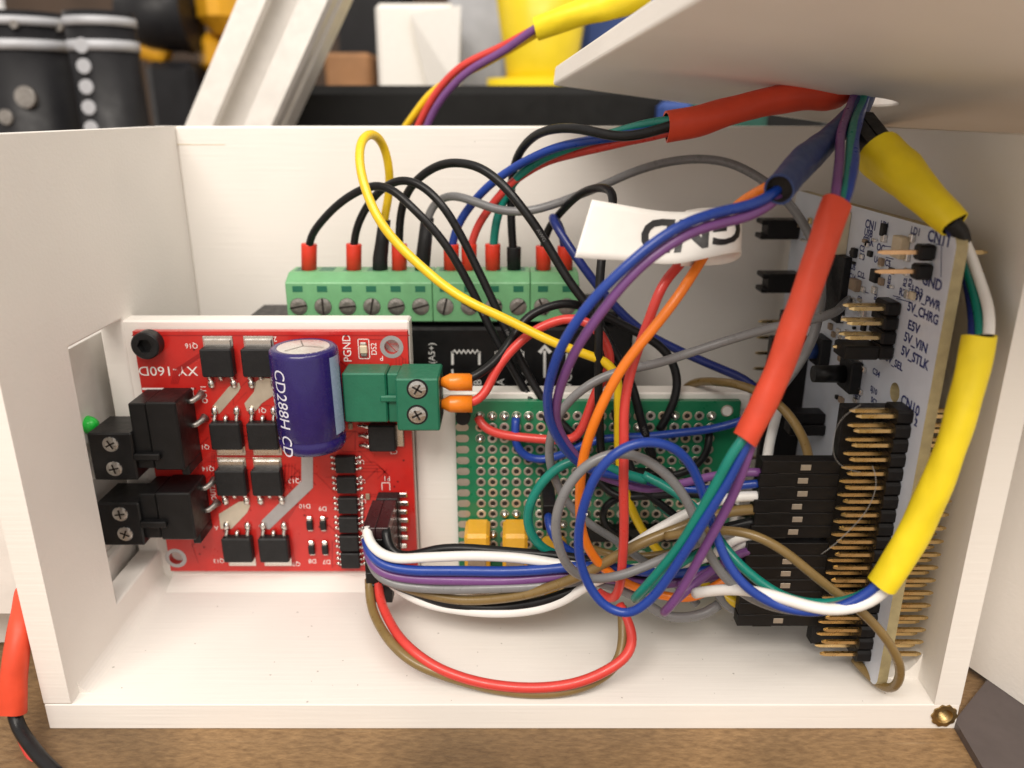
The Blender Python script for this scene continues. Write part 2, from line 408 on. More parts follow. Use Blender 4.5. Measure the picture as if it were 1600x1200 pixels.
# ------------------------------------------------------------------ wires
def parse(spec):
    pts = []
    for q in spec.split(';'):
        q = q.strip()
        if not q: continue
        t = [float(x) for x in q.split(',')]
        pts.append(t if len(t) == 3 else t + [None])
    # fill depths by picture length between the given ones
    L = [0.0]
    for a, b in zip(pts, pts[1:]): L.append(L[-1] + math.hypot(b[0]-a[0], b[1]-a[1]))
    known = [i for i, p in enumerate(pts) if p[2] is not None]
    for i, p in enumerate(pts):
        if p[2] is None:
            lo = max([k for k in known if k < i], default=known[0]); hi = min([k for k in known if k > i], default=known[-1])
            if lo == hi: p[2] = pts[lo][2]
            else:
                t = (L[i]-L[lo]) / (L[hi]-L[lo]); t = t*t*(3-2*t)
                p[2] = pts[lo][2] + (pts[hi][2]-pts[lo][2]) * t
    return [at(*p) for p in pts]
def spline(P, step=0.9):
    """centripetal Catmull-Rom through P, then a light smoothing"""
    Q = [P[0]*2 - P[1]] + P + [P[-1]*2 - P[-2]]
    out = []
    for i in range(1, len(Q)-2):
        p0, p1, p2, p3 = Q[i-1:i+3]
        t0 = 0; t1 = t0 + max(1e-4, (p1-p0).length)**.5; t2 = t1 + max(1e-4, (p2-p1).length)**.5; t3 = t2 + max(1e-4, (p3-p2).length)**.5
        n = max(2, int((p2-p1).length / step))
        for k in range(n):
            t = t1 + (t2-t1)*k/n
            a1 = p0*((t1-t)/(t1-t0)) + p1*((t-t0)/(t1-t0)); a2 = p1*((t2-t)/(t2-t1)) + p2*((t-t1)/(t2-t1)); a3 = p2*((t3-t)/(t3-t2)) + p3*((t-t2)/(t3-t2))
            b1 = a1*((t2-t)/(t2-t0)) + a2*((t-t0)/(t2-t0)); b2 = a2*((t3-t)/(t3-t1)) + a3*((t-t1)/(t3-t1))
            out.append(b1*((t2-t)/(t2-t1)) + b2*((t-t1)/(t2-t1)))
    out.append(P[-1])
    wr = random.Random(round(P[0].x*100) + round(P[-1].z*10)); ph = [wr.uniform(0, 6.28) for _ in range(6)]
    sl = 0.0
    for i in range(1, len(out)-1):
        sl += (out[i]-out[i-1]).length; fd = min(1, i/12, (len(out)-1-i)/12)
        out[i] = out[i] + Vector((math.sin(sl/5.3+ph[0]) + .6*math.sin(sl/2.9+ph[1]), math.sin(sl/4.7+ph[2]), math.sin(sl/6.1+ph[3]) + .6*math.sin(sl/3.3+ph[4]))) * (.13*fd)
    for _ in range(5):
        out = [out[0]] + [(out[i-1] + out[i]*2 + out[i+1]) / 4 for i in range(1, len(out)-1)] + [out[-1]]
    return out
def wire(label, m, spec, r=0.80, group=None, name='wire'):
    P = spline(parse(spec))
    return tag(MB().tube(P, r, 12).build(name, m), label, 'wire', group)
def wire_print(w, spec, r, s0, txt, h=.75):
    P = spline(parse(spec)); L = [0.0]
    for a, b in zip(P, P[1:]): L.append(L[-1] + (b-a).length)
    def fn(x, y):
        q = s0 + x; i = max(0, min(len(P)-2, next((k for k in range(len(L)) if L[k] > q), len(L)-1) - 1))
        t = (P[i+1]-P[i]).normalized(); p = P[i] + t*(q-L[i])
        to = (-p).normalized(); to = (to - t*to.dot(t)).normalized(); sd = to.cross(t)
        a = y/r; return p + (to*math.cos(a) + sd*math.sin(a))*(r+.012)
    return text(txt, None, None, None, h, 'wire_ink', w, fn=fn, wide=1.1)
def sleeve(label, m, spec, r, group=None, n=20, r_end=None, squash=None):
    P = spline(parse(spec), 1.0)
    k = len(P)
    if r_end is None: r_end = r
    rr = []
    for i in range(k):
        t = i/(k-1)
        rr.append((r + (r_end-r)*t) * (1 + 0.022*math.sin(t*9+r*3) + 0.015*math.sin(t*23+1)))
    d0 = (P[1]-P[0]).normalized(); d1 = (P[-1]-P[-2]).normalized()
    # rolled open ends: wall, rim, a short way inside
    pts = [P[0] + d0*1.5, P[0] + d0*0.02, P[0]] + P[1:-1] + [P[-1], P[-1] - d1*0.02, P[-1] - d1*1.5]
    rad = [rr[0]*.80, rr[0]*.86, rr[0]*1.0] + rr[1:-1] + [rr[-1], rr[-1]*.86, rr[-1]*.80]
    mb = MB()
    # build by hand so that the rim folds do not upset the frame
    def shell(Q, R, T):
        t = T[0]; up = Vector((0,0,1)) if abs(t.z) < .9 else Vector((1,0,0)); nn = t.cross(up).normalized(); vs = []
        for q, r_, t2 in zip(Q, R, T):
            nn = t.rotation_difference(t2) @ nn; nn = (nn - t2*nn.dot(t2)).normalized(); t = t2; bb = t.cross(nn)
            for j in range(n):
                a = 2*math.pi*j/n; k_ = len(vs)/n*.22
                lump = 1 + .040*math.sin(2*a + k_*1.3 + r) + .028*math.sin(3*a - k_*2.1) + .018*math.sin(5*a + k_*3.7) + .07*math.cos(2*a+.6)*min(1, max(0, .5+.5*math.sin(k_*.7)))
                cut = (.16*math.sin(a*2+r) + .22*math.cos(a+r*5)) * (1 if len(vs)//n in (1, 2, len(Q)-3, len(Q)-2) else 0)
                vs.append(q + (nn*math.cos(a) + bb*math.sin(a))*r_*lump + t*cut)
        def rows(i0, i1, smooth):
            seg = vs[i0*n:(i1+1)*n]
            mb.add(seg, [(i*n+j, i*n+(j+1)%n, (i+1)*n+(j+1)%n, (i+1)*n+j) for i in range(i1-i0) for j in range(n)], smooth)
        m_ = len(Q) - 1
        rows(2, m_-2, True); rows(1, 2, False); rows(m_-2, m_-1, False)
        mb.m = 1; rows(0, 1, True); rows(m_-1, m_, True)
        mb.add(vs[:n], [list(range(n))[::-1]]); mb.add(vs[m_*n:], [list(range(n))]); mb.m = 0
    T = [d0, d0, d0] + [(P[i+1]-P[i-1]).normalized() for i in range(1, k-1)] + [d1, d1, d1]
    shell(pts, rad, T)
    return tag(mb.build('heat_shrink_sleeve', [m, 'hole_dark']), label, 'sleeve', group)

# ================================================================== the bench
tag(MB().box(-420, 420, -60, 720, -EYE-18, -EYE).build('bench_top', 'wood'), None, None, None, 'structure')
tag(MB().box(-420, 420, 722, 732, -EYE-18, 420).build('wall', 'wall_brown'), None, None, None, 'structure')

def board_with_holes(x0, x1, z0, z1, y0, y1, holes, n=20):
    """a rectangular board in the x-z plane with round holes cut through"""
    bm = bmesh.new()
    def loop(pts): 
        v = [bm.verts.new((p[0], y0, p[1])) for p in pts]
        return [bm.edges.new((v[i], v[(i+1) % len(v)])) for i in range(len(v))]
    e = loop([(x0,z0),(x1,z0),(x1,z1),(x0,z1)])
    for hx, hz, r in holes: e += loop([(hx+r*math.cos(2*math.pi*k/n), hz+r*math.sin(2*math.pi*k/n)) for k in range(n)])
    bmesh.ops.triangle_fill(bm, use_beauty=True, use_dissolve=False, edges=e)
    # triangle_fill may also fill the holes: drop triangles whose centre is in one
    kill = [f for f in bm.faces if any((f.calc_center_median().x-hx)**2 + (f.calc_center_median().z-hz)**2 < (r*.999)**2 and all(((v.co.x-hx)**2+(v.co.z-hz)**2) < (r*1.02)**2 for v in f.verts) for hx, hz, r in holes)]
    bmesh.ops.delete(bm, geom=kill, context='FACES_ONLY')
    ret = bmesh.ops.extrude_face_region(bm, geom=list(bm.faces))
    for v in [g for g in ret['geom'] if isinstance(g, bmesh.types.BMVert)]: v.co.y = y1
    bmesh.ops.recalc_face_normals(bm, faces=bm.faces)
    bm.verts.index_update()
    mb = MB().add([v.co.copy() for v in bm.verts], [[v.index for v in f.verts] for f in bm.faces]); bm.free()
    return mb

# ================================================================== the enclosure
XL, XR, XRB, YF, YB, ZF, ZT = -78.5, 75.2, 80.5, 115.0, 194.0, -100.0, -3.4
box = thing('enclosure', 'open white 3D printed plastic box holding the circuit boards', 'enclosure', (0, 157, -EYE))
ic = at(1475, 1118, YF-0.05)
base = board_with_holes(-83.3, 79.8, -EYE, ZF, YF, 199, [(ic.x, ic.z, 1.9)], 32).build('base_plate', 'pla_floor', box)
bv = base.modifiers.new('bevel', 'BEVEL'); bv.width = 0.0004; bv.segments = 2; bv.limit_method = 'ANGLE'
# left wall with the window for the terminals
def wall_with_window():
    bm = MB()
    x0, x1 = -83.3, XL
    y = [YF, 135, 155.2, 199]; z = [ZF, -92.6, -39.7, ZT]
    for i in range(3):
        for j in range(3):
            if i == 1 and j == 1: continue
            a = [(x0, y[i], z[j]), (x0, y[i+1], z[j]), (x0, y[i+1], z[j+1]), (x0, y[i], z[j+1])]
            b = [(x1, p[1], p[2]) for p in a]
            bm.add(a + b, [(3,2,1,0), (4,5,6,7)])
    # outer rim and window jambs
    R = [(y[0], z[0]), (y[3], z[0]), (y[3], z[3]), (y[0], z[3])]
    for k in range(4):
        (ya, za), (yb, zb) = R[k], R[(k+1) % 4]
        bm.add([(x0, ya, za), (x0, yb, zb), (x1, yb, zb), (x1, ya, za)], [(0,1,2,3)])
    R = [(y[1], z[1]), (y[2], z[1]), (y[2], z[2]), (y[1], z[2])]
    for k in range(4):
        (ya, za), (yb, zb) = R[k], R[(k+1) % 4]
        bm.add([(x0, ya, za), (x0, yb, zb), (x1, yb, zb), (x1, ya, za)], [(3,2,1,0)])
    return bm
wl = wall_with_window().build('side_wall', 'pla', box)
bmm = bmesh.new(); bmm.from_mesh(wl.data); bmesh.ops.remove_doubles(bmm, verts=bmm.verts, dist=1e-6)
bmesh.ops.recalc_face_normals(bmm, faces=bmm.faces); bmm.to_mesh(wl.data); bmm.free()
bv = wl.modifiers.new('bevel', 'BEVEL'); bv.width = 0.0004; bv.segments = 2; bv.limit_method = 'ANGLE'
wl['label'] = 'left wall with a rectangular window cut through it'
MB().prism([(XR, YF), (79.8, YF), (85.3, 199), (XRB, 199)], (0, 0, ZF), (1, 0, 0), (0, 1, 0), (0, 0, ZT-ZF)).build('side_wall', 'pla', box)
MB().rbox(XL+.003, XRB-.3, YB, 199, ZF, ZT, 0.4).build('back_wall', 'pla', box)
# coved joint between the floor and the right wall
cv = []
for k in range(7):
    a = math.pi/2*k/6; cv.append((-7*(1-math.sin(a)), 7*(1-math.cos(a))))
MB().prism([(0.2, -.2)] + [(p[0], p[1]) for p in cv], (XR+.6, YF+7, ZF), (1, 0, 0), (0, 0, 1), (2.5, 62, 0)).build('fillet', 'pla', box)
MB().prism([(0.2, -.2)] + [(p[0]*.35, p[1]*.35) for p in cv], (XL, YF+3, ZF), (-1, 0, 0), (0, 0, 1), (0, 74, 0)).build('fillet', 'pla', box)
# the two upright plates the boards are fixed to
MB().rbox(-83.0, -20.8, 155.4, 160.0, ZF+.01, -40.0, 0.35).build('mounting_plate', 'pla', box)
MB().rbox(-20.6, 50.0, 155.9, 160.6, ZF+.01, -55.6, 0.35).build('mounting_plate', 'pla', box)
MB().prism([(0,0),(5.5,0),(1.2,1.6),(0,3.8)], (-76, 155.4, ZF), (0,-1,0), (0,0,1), (54,0,0)).build('ledge', 'pla', box)
# brass threaded insert in the front corner
ins = MB()
N = 48
vs = []; 
for k in range(N):
    a = 2*math.pi*k/N; r = 2.25 + 0.13*math.cos(a*10)
    vs.append(ic + Vector((math.cos(a)*r, -0.25, math.sin(a)*r)))
for k in range(N):
    a = 2*math.pi*k/N; vs.append(ic + Vector((math.cos(a)*1.45, -0.30, math.sin(a)*1.45)))
prof = [(1.45, -.3), (1.25, .1)]
for q in range(8): prof += [(1.18, .2+q*.5), (1.42, .45+q*.5)]
rows = [[ic + Vector((math.cos(2*math.pi*k/N)*r, d, math.sin(2*math.pi*k/N)*r)) for k in range(N)] for r, d in prof]
ins.add(vs, [(k, (k+1)%N, N+(k+1)%N, N+k) for k in range(N)])
fl = [p for rw in rows for p in rw]
ins.add(fl, [(i*N+k, i*N+(k+1)%N, (i+1)*N+(k+1)%N, (i+1)*N+k) for i in range(len(rows)-1) for k in range(N)])
ins.add([ic + Vector((math.cos(2*math.pi*k/N)*(2.25+.13*math.cos(2*math.pi*k/N*10)), d, math.sin(2*math.pi*k/N)*(2.25+.13*math.cos(2*math.pi*k/N*10)))) for d in (-.25, .2) for k in range(N)],
        [(k, (k+1)%N, N+(k+1)%N, N+k) for k in range(N)])
ins.m = 1; ins.disc(ic + Vector((0,2.6,0)), (1,0,0), (0,0,1), 1.5); ins.build('threaded_insert', ['brass', 'hole_dark'], box)
for u0, u1, v0, v1 in ((258, 300, 225, 226.4), (300, 352, 225.4, 226.4)):
    a, b = at(u0, v0, YB-.05), at(u1, v1, YB-.05); MB().box(max(a.x, XL+.1), b.x, YB-.06, YB+.1, b.z, a.z).build('layer_split', 'cream', box)

# ---- the lid lying across the right-hand wall, a cable hole through it
LO = at(864, 133, 190)
lx = (at(1600, 235, 205) - LO).normalized(); ly = (at(1100, 0, 100) - LO); lz = ly.cross(lx).normalized() * -1
if lz.z < 0: lz = -lz
ly = lz.cross(lx).normalized(); ly = ly if ly.y < 0 else -ly
lid = thing('lid', 'big white printed lid tilted over the box with cables through its hole', 'lid', LO)
def lid_pt(a, b, h=0): return LO + lx*a + ly*b + lz*h
h0 = ray(1338, 158); hc = h0 * (LO.dot(lz) / h0.dot(lz))          # where the cables meet the underside
ha = (hc - LO).dot(lx); hy = (hc - LO).dot(ly)
NA = 32
mb = MB()
A0, A1, Y0, Y1 = 0.0, 165.0, 0.0, 128.0
# outline as a polar fan round the hole so that the hole is real
def outline(ang):
    dx, dy = math.cos(ang), math.sin(ang); t = 1e9
    if dx > 1e-9: t = min(t, (A1-ha)/dx)
    if dx < -1e-9: t = min(t, (A0-ha)/dx)
    if dy > 1e-9: t = min(t, (Y1-hy)/dy)
    if dy < -1e-9: t = min(t, (Y0-hy)/dy)
    return ha+dx*t, hy+dy*t
angs = sorted([2*math.pi*k/NA for k in range(NA)] + [math.atan2(yy-hy, aa-ha) % (2*math.pi) for aa in (A0, A1) for yy in (Y0, Y1)])
n = len(angs); TH = 4.0; HR = 6.6
vs = []
for h in (0, TH):
    for a in angs: vs.append(lid_pt(ha+HR*1.15*math.cos(a), hy+HR*math.sin(a), h))
    for a in angs: ox, oy = outline(a); vs.append(lid_pt(ox, oy, h))
fs = []
for k in range(n):
    j = (k+1) % n
    fs += [(k, n+k, n+j, j), (2*n+k, 2*n+j, 3*n+j, 3*n+k), (n+k, 3*n+k, 3*n+j, n+j), (k, j, 2*n+j, 2*n+k)]
mb.add(vs, fs)
lp = mb.build('plate', 'pla_lid', lid)
bmm = bmesh.new(); bmm.from_mesh(lp.data); bmesh.ops.recalc_face_normals(bmm, faces=bmm.faces); bmm.to_mesh(lp.data); bmm.free()
bv = lp.modifiers.new('bevel', 'BEVEL'); bv.width = 0.0005; bv.segments = 2; bv.limit_method = 'ANGLE'; bv.angle_limit = math.radians(40)

# ---- the side panel standing open at the right
pd = Vector((0.375, -0.927, 0)); pn = Vector((0.927, 0.375, 0))
panel = MB().prism([(-12,0),(85,0),(85,96),(-12,96)], Vector((90.3, 129.2, -103.6)), pd, (0,0,1), pn*4)
tag(panel.build('side_panel', 'pla_lid'), 'plain white panel standing outside the right wall of the box', 'panel')
ds = MB()
q = [at_z(u, v, -103.7) for u, v in ((1492, 1125), (1545, 1215), (1700, 1215), (1700, 1040), (1560, 1040))]
ds.prism([(p.x, p.y) for p in q], (0,0,-EYE), (1,0,0), (0,1,0), (0,0,1.6))
tag(ds.build('dark_slab', 'dark_slab'), 'dark grey flat slab on the bench right of the box corner', 'slab')

# ================================================================== red motor driver board
YR = 153.0                                                  # its face
def R(u, v, y=YR): return at(u, v, y)
def flat_poly(mb, pix, y, th=0.12):
    q = [at(u, v, y) for u, v in pix]
    return mb.prism([(p.x, p.z) for p in q], (0, y, 0), (1,0,0), (0,0,1), (0, -th, 0))
red = thing('motor_driver_board', 'red motor driver circuit board with blue capacitor and black terminals', 'circuit board', (-48.5, YR, -97))
RX0, RX1, RZ0, RZ1 = -75.7, -20.9, -96.6, -41.6
hA, hB = R(612, 542), R(275, 872)
board_with_holes(RX0, RX1, RZ0, RZ1, YR, YR+1.6, [(hA.x, hA.z, 1.55), (hB.x, hB.z, 1.55)]).build('pcb', 'red_mask', red)
for hp in (hA, hB):
    mb = MB().ring(hp + Vector((0,-.06,0)), (1,0,0), (0,0,1), 1.5, 2.35, n=28)
    mb.build('hole_ring', 'tin_grey', red)
# tinned copper areas
for pix, m in (([(332,635),(357,605),(366,598),(374,598),(376,606),(372,613),(343,646),(335,645)], 'tin'),
               ([(382,630),(397,612),(400,596),(410,590),(427,592),(427,618),(409,630),(399,643),(386,642)], 'tin'),
               ([(342,803),(373,784),(386,782),(391,790),(386,801),(362,826),(345,826)], 'tin'),
               ([(471,712),(489,712),(489,762),(421,827),(404,822),(410,812),(471,752)], 'tin_grey')):
    flat_poly(MB(), pix, YR-.02, .10).build('tinned_strip', m, red)
# traces under the mask: low raised lines
tr = MB()
def trace(pix, w=0.16, y=YR, h=0.05, dst=None):
    q = [at(u, v, y) for u, v in pix]; L = []; Rr = []
    for i, p in enumerate(q):
        d = (q[min(i+1, len(q)-1)] - q[max(i-1, 0)]).normalized(); nrm = Vector((-d.z, 0, d.x))
        L.append(p + nrm*w/2); Rr.append(p - nrm*w/2)
    for i in range(len(q)-1):
        a = [L[i], L[i+1], Rr[i+1], Rr[i]]
        a = [p + Vector((0, -h, 0)) for p in a]
        (dst or tr).add(a, [(0,1,2,3)])
for k in range(5):
    o = k*6
    trace([(442+o*.8, 724), (440+o*.8, 745+o), (452+o*.6, 765), (452+o*.5, 790), (440+o*.4, 812), (446+o*.4, 850), (455+o*.3, 882)])
    trace([(330+o, 540-o*.5), (300+o*.4, 560), (272+o*.5, 578), (268+o*.4, 600)])
for k in range(4):
    o = k*5
    trace([(562, 722+o), (585+o, 722+o), (600+o*.5, 735+o*.5), (600+o*.5, 752)])
    trace([(330, 705+o*.7), (400, 706+o*.7), (440, 700+o)])
    trace([(560, 690+o), (630-o, 690+o), (634-o, 640), (634-o, 560)])
rt = random.Random(11)
for k in range(34):
    u, v = rt.uniform(300, 620), rt.uniform(530, 880); pts_ = [(u, v)]; d_ = rt.choice([0, 1])
    for q in range(rt.randint(2, 4)):
        L_ = rt.uniform(14, 46); du, dv = ((1, 0), (0, 1), (.7, .7), (.7, -.7))[(d_ + q*2) % 4] if q else ((1, 0), (0, 1))[d_]
        u += du*L_; v += dv*L_; pts_.append((u, v))
    pts_ = [p for p in pts_ if 225 < p[0] < 634 and 526 < p[1] < 888]
    if len(pts_) > 1: trace(pts_, rt.choice([.14, .18, .3]))
trace([(206,524),(640,524)], .2); trace([(400,620),(390,660),(392,700)]); trace([(310,880),(300,850),(320,832)])
tr.build('traces', 'red_trace', red)['kind'] = 'stuff'
vi = MB(); rv = random.Random(5)
for k in range(70):
    u, v = rv.uniform(300, 635), rv.uniform(530, 885); c = R(u, v, YR-.03)
    vi.m = 0; vi.ring(c, (1,0,0), (0,0,1), .14, .30, n=10); vi.m = 1; vi.disc(c, (1,0,0), (0,0,1), .14, 8)
vi.build('vias', ['red_trace', 'hole_dark'], red)['kind'] = 'stuff'
# power transistors
def mosfet(u, v, flip, par=red):
    c = R(u, v, YR-2.3); w, h = 6.3, 5.9
    s = -1 if flip else 1                                      # tab up (1) or down (-1)
    b = MB().rbox(c.x-w/2, c.x+w/2, YR-2.4, YR-.12, c.z-h/2, c.z+h/2, .28).build('transistor', 'chip', par)
    t = MB(); t.rbox(c.x-2.7, c.x+2.7, YR-.62, YR-.05, c.z+s*h/2-s*.2, c.z+s*(h/2+1.55), .15)
    t.rbox(c.x-3.0, c.x+3.0, YR-.16, YR-.03, c.z+s*h/2-s*.2, c.z+s*(h/2+2.1), .05)
    t.build('tab', 'solder', b)
    for dx in (-2.28, 0, 2.28):
        l = MB()
        ln = 2.3 if dx else .9
        z0 = c.z - s*h/2
        l.tube([(c.x+dx, YR-1.1, z0+s*.3), (c.x+dx, YR-1.1, z0-s*.5), (c.x+dx, YR-(.35 if dx else .9), z0-s*(1.2 if dx else .8)), (c.x+dx, YR-.3, z0-s*ln)], [.42,.42,.45,.4], 8)
        if dx: l.tube([(c.x+dx, YR-.05, z0-s*1.1), (c.x+dx, YR-.3, z0-s*1.7), (c.x+dx, YR-.25, z0-s*2.5), (c.x+dx, YR-.0, z0-s*3.0)], [.55,.75,.7,.3], 10)
        l.build('lead', 'solder', b)
    return b
for u, v, fl in ((338,568,0),(402,568,0),(352,683,1),(410,683,1),(360,756,0),(416,756,0),(370,861,1),(427,861,1)): mosfet(u, v, fl)
# the regulator lying on its side at the right
c = R(598, 686, YR-2.3)
b = MB().rbox(c.x-2.95, c.x+2.6, YR-2.4, YR-.12, c.z-2.9, c.z+2.9, .28).build('regulator', 'chip', red)
MB().rbox(c.x+2.5, c.x+4.1, YR-.62, YR-.05, c.z-2.5, c.z+2.5, .15).build('tab', 'solder', b)
for dz in (-2.2, 0, 2.2):
    MB().tube([(c.x-2.8, YR-1.1, c.z+dz), (c.x-3.4, YR-1.0, c.z+dz), (c.x-4.2, YR-.35, c.z+dz), (c.x-5.3, YR-.3, c.z+dz)], [.42]*4, 8).build('lead', 'solder', b)
# gate driver chips in a column
rows = [(727,536),(759,538),(791,540),(821,541),(850,542),(877,544)]
first = None
for v, u in rows:
    c = R(u+3, v, YR-1.5)
    if first is None:
        first = MB().rbox(c.x-2.05, c.x+2.05, YR-1.6, YR-.15, c.z-1.86, c.z+1.86, .15).build('driver_chip', 'chip', red)
        l = MB()
        for sx in (-1, 1):
            for k in range(3):
                z = c.z - 1.3 + k*1.3
                l.tube([(c.x+sx*1.9, YR-.75, z), (c.x+sx*2.35, YR-.7, z), (c.x+sx*2.6, YR-.2, z), (c.x+sx*3.1, YR-.12, z)], [.2,.2,.22,.2], 6)
                l.tube([(c.x+sx*2.55, YR-.1, z), (c.x+sx*2.9, YR-.15, z), (c.x+sx*3.35, YR-.05, z)], [.3,.38,.2], 8)
        l.build('leads', 'solder', first); fc = c
    else: cp(first, (c.x-fc.x, 0, c.z-fc.z))
# small diodes
def diode(u, v):
    c = R(u, v, YR-.5)
    b = MB().rbox(c.x-.65, c.x+.65, YR-1.0, YR-.05, c.z-1.15, c.z+1.0, .15).build('diode', 'chip', red)
    m = MB(); m.rbox(c.x-.62, c.x+.62, YR-.75, YR-.04, c.z+.9, c.z+2.0, .25); m.rbox(c.x-.62, c.x+.62, YR-.5, YR-.04, c.z-1.65, c.z-1.1, .15)
    m.build('end_cap', 'solder', b)
for u, v in ((484,820),(505,820),(487,858),(508,858)): diode(u, v)
# status light
c = R(568, 546, YR-.4)
b = MB().rbox(c.x-.75, c.x+.75, YR-.8, YR-.04, c.z-.85, c.z+.85, .2).build('status_led', 'cream', red)
MB().rbox(c.x-.7, c.x+.7, YR-.7, YR-.03, c.z+.8, c.z+1.5, .2).build('end_cap', 'solder', b)
MB().rbox(c.x-.7, c.x+.7, YR-.6, YR-.03, c.z-1.5, c.z-.8, .2).build('end_cap', 'steel_dull', b)
fr = MB()
for x0, x1, z0, z1 in ((-1.15,1.15,1.95,2.1),(-1.15,1.15,-2.1,-1.95),(-1.15,-1.0,-2.1,2.1),(1.0,1.15,-2.1,2.1)):
    fr.box(c.x+x0, c.x+x1, YR-.06, YR-.02, c.z+z0, c.z+z1)
fr.build('silk_frame', 'silk', red)
# black socket head screw
c = R(226, 541, 150.2)
sr = MB()
n6 = 6; NN = 36
prof = [(2.0, YR-.02), (2.75, YR-.02), (2.8, YR-2.6), (2.55, YR-2.9), (1.75, YR-2.9)]
rows_ = [[Vector((c.x+math.cos(2*math.pi*k/NN)*r, y, c.z+math.sin(2*math.pi*k/NN)*r)) for k in range(NN)] for r, y in prof]
def hexr(a):
    a = a % (math.pi/3); return 1.30 / math.cos(a - math.pi/6)
rows_.append([Vector((c.x+math.cos(2*math.pi*k/NN)*hexr(2*math.pi*k/NN), YR-2.86, c.z+math.sin(2*math.pi*k/NN)*hexr(2*math.pi*k/NN))) for k in range(NN)])
rows_.append([Vector((p.x, YR-1.2, p.z)) for p in rows_[-1]])
sr.add([p for rw in rows_ for p in rw], [(i*NN+k, (i+1)*NN+k, (i+1)*NN+(k+1)%NN, i*NN+(k+1)%NN) for i in range(len(rows_)-1) for k in range(NN)] + [[(len(rows_)-1)*NN+k for k in range(NN)]])
so = sr.build('fixing_screw', 'socket_screw', red)
bmm = bmesh.new(); bmm.from_mesh(so.data); bmesh.ops.recalc_face_normals(bmm, faces=bmm.faces); bmm.to_mesh(so.data); bmm.free()

# blue electrolytic capacitor lying against the board
cx, cy, CR = -40.0, YR-6.9, 6.55
zt, zb = -42.6, -63.4
def cap_axis(t): return Vector((cx - .3*(1-t)*0 + 0.35*(1-t), cy, zb + (zt-zb)*t))
prof = [(0, 5.2), (.012, 6.1), (.05, 6.5), (.11, CR), (.13, CR-.22), (.15, CR-.22), (.17, CR), (.5, CR), (.94, CR), (.975, 6.4), (.995, 6.0), (1.0, 5.5), (.995, 4.95)]
CN = 48
cm = MB()
def cap_pt(t, r, a, ): p = cap_axis(t); return p + Vector((math.sin(a)*r, -math.cos(a)*r, 0))
cm.add([cap_pt(t, r, 2*math.pi*k/CN) for t, r in prof for k in range(CN)],
       [(i*CN+k, i*CN+(k+1)%CN, (i+1)*CN+(k+1)%CN, (i+1)*CN+k) for i in range(len(prof)-1) for k in range(CN)] + [[k for k in range(CN)][::-1]], True)
cap = cm.build('capacitor', 'cap_blue', red)
tp = MB(); p = cap_axis(1)
tp.add([p + Vector((math.sin(2*math.pi*k/CN)*5.0, -math.cos(2*math.pi*k/CN)*5.0, -.12)) for k in range(CN)] + [p + Vector((0,0,-.02))], [(k, (k+1)%CN, CN) for k in range(CN)])
vent = tp.build('vent_top', 'cap_alu', cap)
sc_ = MB()
for a in (math.radians(80), math.radians(200), math.radians(320)):
    d = Vector((math.sin(a), -math.cos(a), 0)); nn = Vector((d.y, -d.x, 0))
    sc_.add([p + nn*.12 + Vector((0,0,.03)), p + d*4.2 + nn*.12 + Vector((0,0,.0)), p + d*4.2 - nn*.12, p - nn*.12 + Vector((0,0,.03))], [(0,1,2,3)])
sc_.build('score_lines', 'steel_dull', cap)
def cap_fn(ang0, z0, r=CR+.03):
    def f(x, y):                                             # x runs down the can, y round it
        a = ang0 + y / r
        t = (z0 - x - zb) / (zt - zb); q = cap_axis(t)
        return q + Vector((math.sin(a)*r, -math.cos(a)*r, 0))
    return f
def cap_fn2(ang0, z0, r=CR+.03):
    g = cap_fn(ang0, z0, r); return g
text('CD288H', None, None, None, 2.75, 'cap_print', cap, fn=cap_fn(-.58, -51.6), wide=.86)
text('CD', None, None, None, 2.75, 'cap_print', cap, fn=cap_fn(-.58, -61.2), wide=.82)
text('+105\u00b0C', None, None, None, 1.7, 'cap_print', cap, fn=cap_fn(-1.10, -52.0), wide=1.15)
text('*', None, None, None, 1.2, 'cap_print', cap, fn=cap_fn(-1.0, -60.2))
st = MB()
sa0, sa1 = 1.02, 1.52
for a0, a1, z0, z1 in ((sa0, sa1, zt-.6, zb+3.8),):
    nn_ = 8
    for k in range(nn_):
        b0, b1 = a0+(a1-a0)*k/nn_, a0+(a1-a0)*(k+1)/nn_
        def sp(z, a, r=CR+.02):
            t = (z-zb)/(zt-zb); q = cap_axis(t); return q + Vector((math.sin(a)*r, -math.cos(a)*r, 0))
        st.add([sp(z1, b0), sp(z1, b1), sp(z0-.8, b1), sp(z0-.8, b0)], [(0,1,2,3)], True)
st.build('polarity_stripe', 'cap_stripe', cap)
mk = MB()
for k in range(5):
    a = .3 + .2*k
    mk.add([p + Vector((math.sin(b)*r, -math.cos(b)*r, .02 - (0 if r < 5.9 else .28))) for b, r in ((a-.03, 5.45), (a+.03, 5.45), (a+.05, 6.15), (a+.01, 6.15))], [(0,1,2,3)])
mk.build('print', 'cap_print', cap)

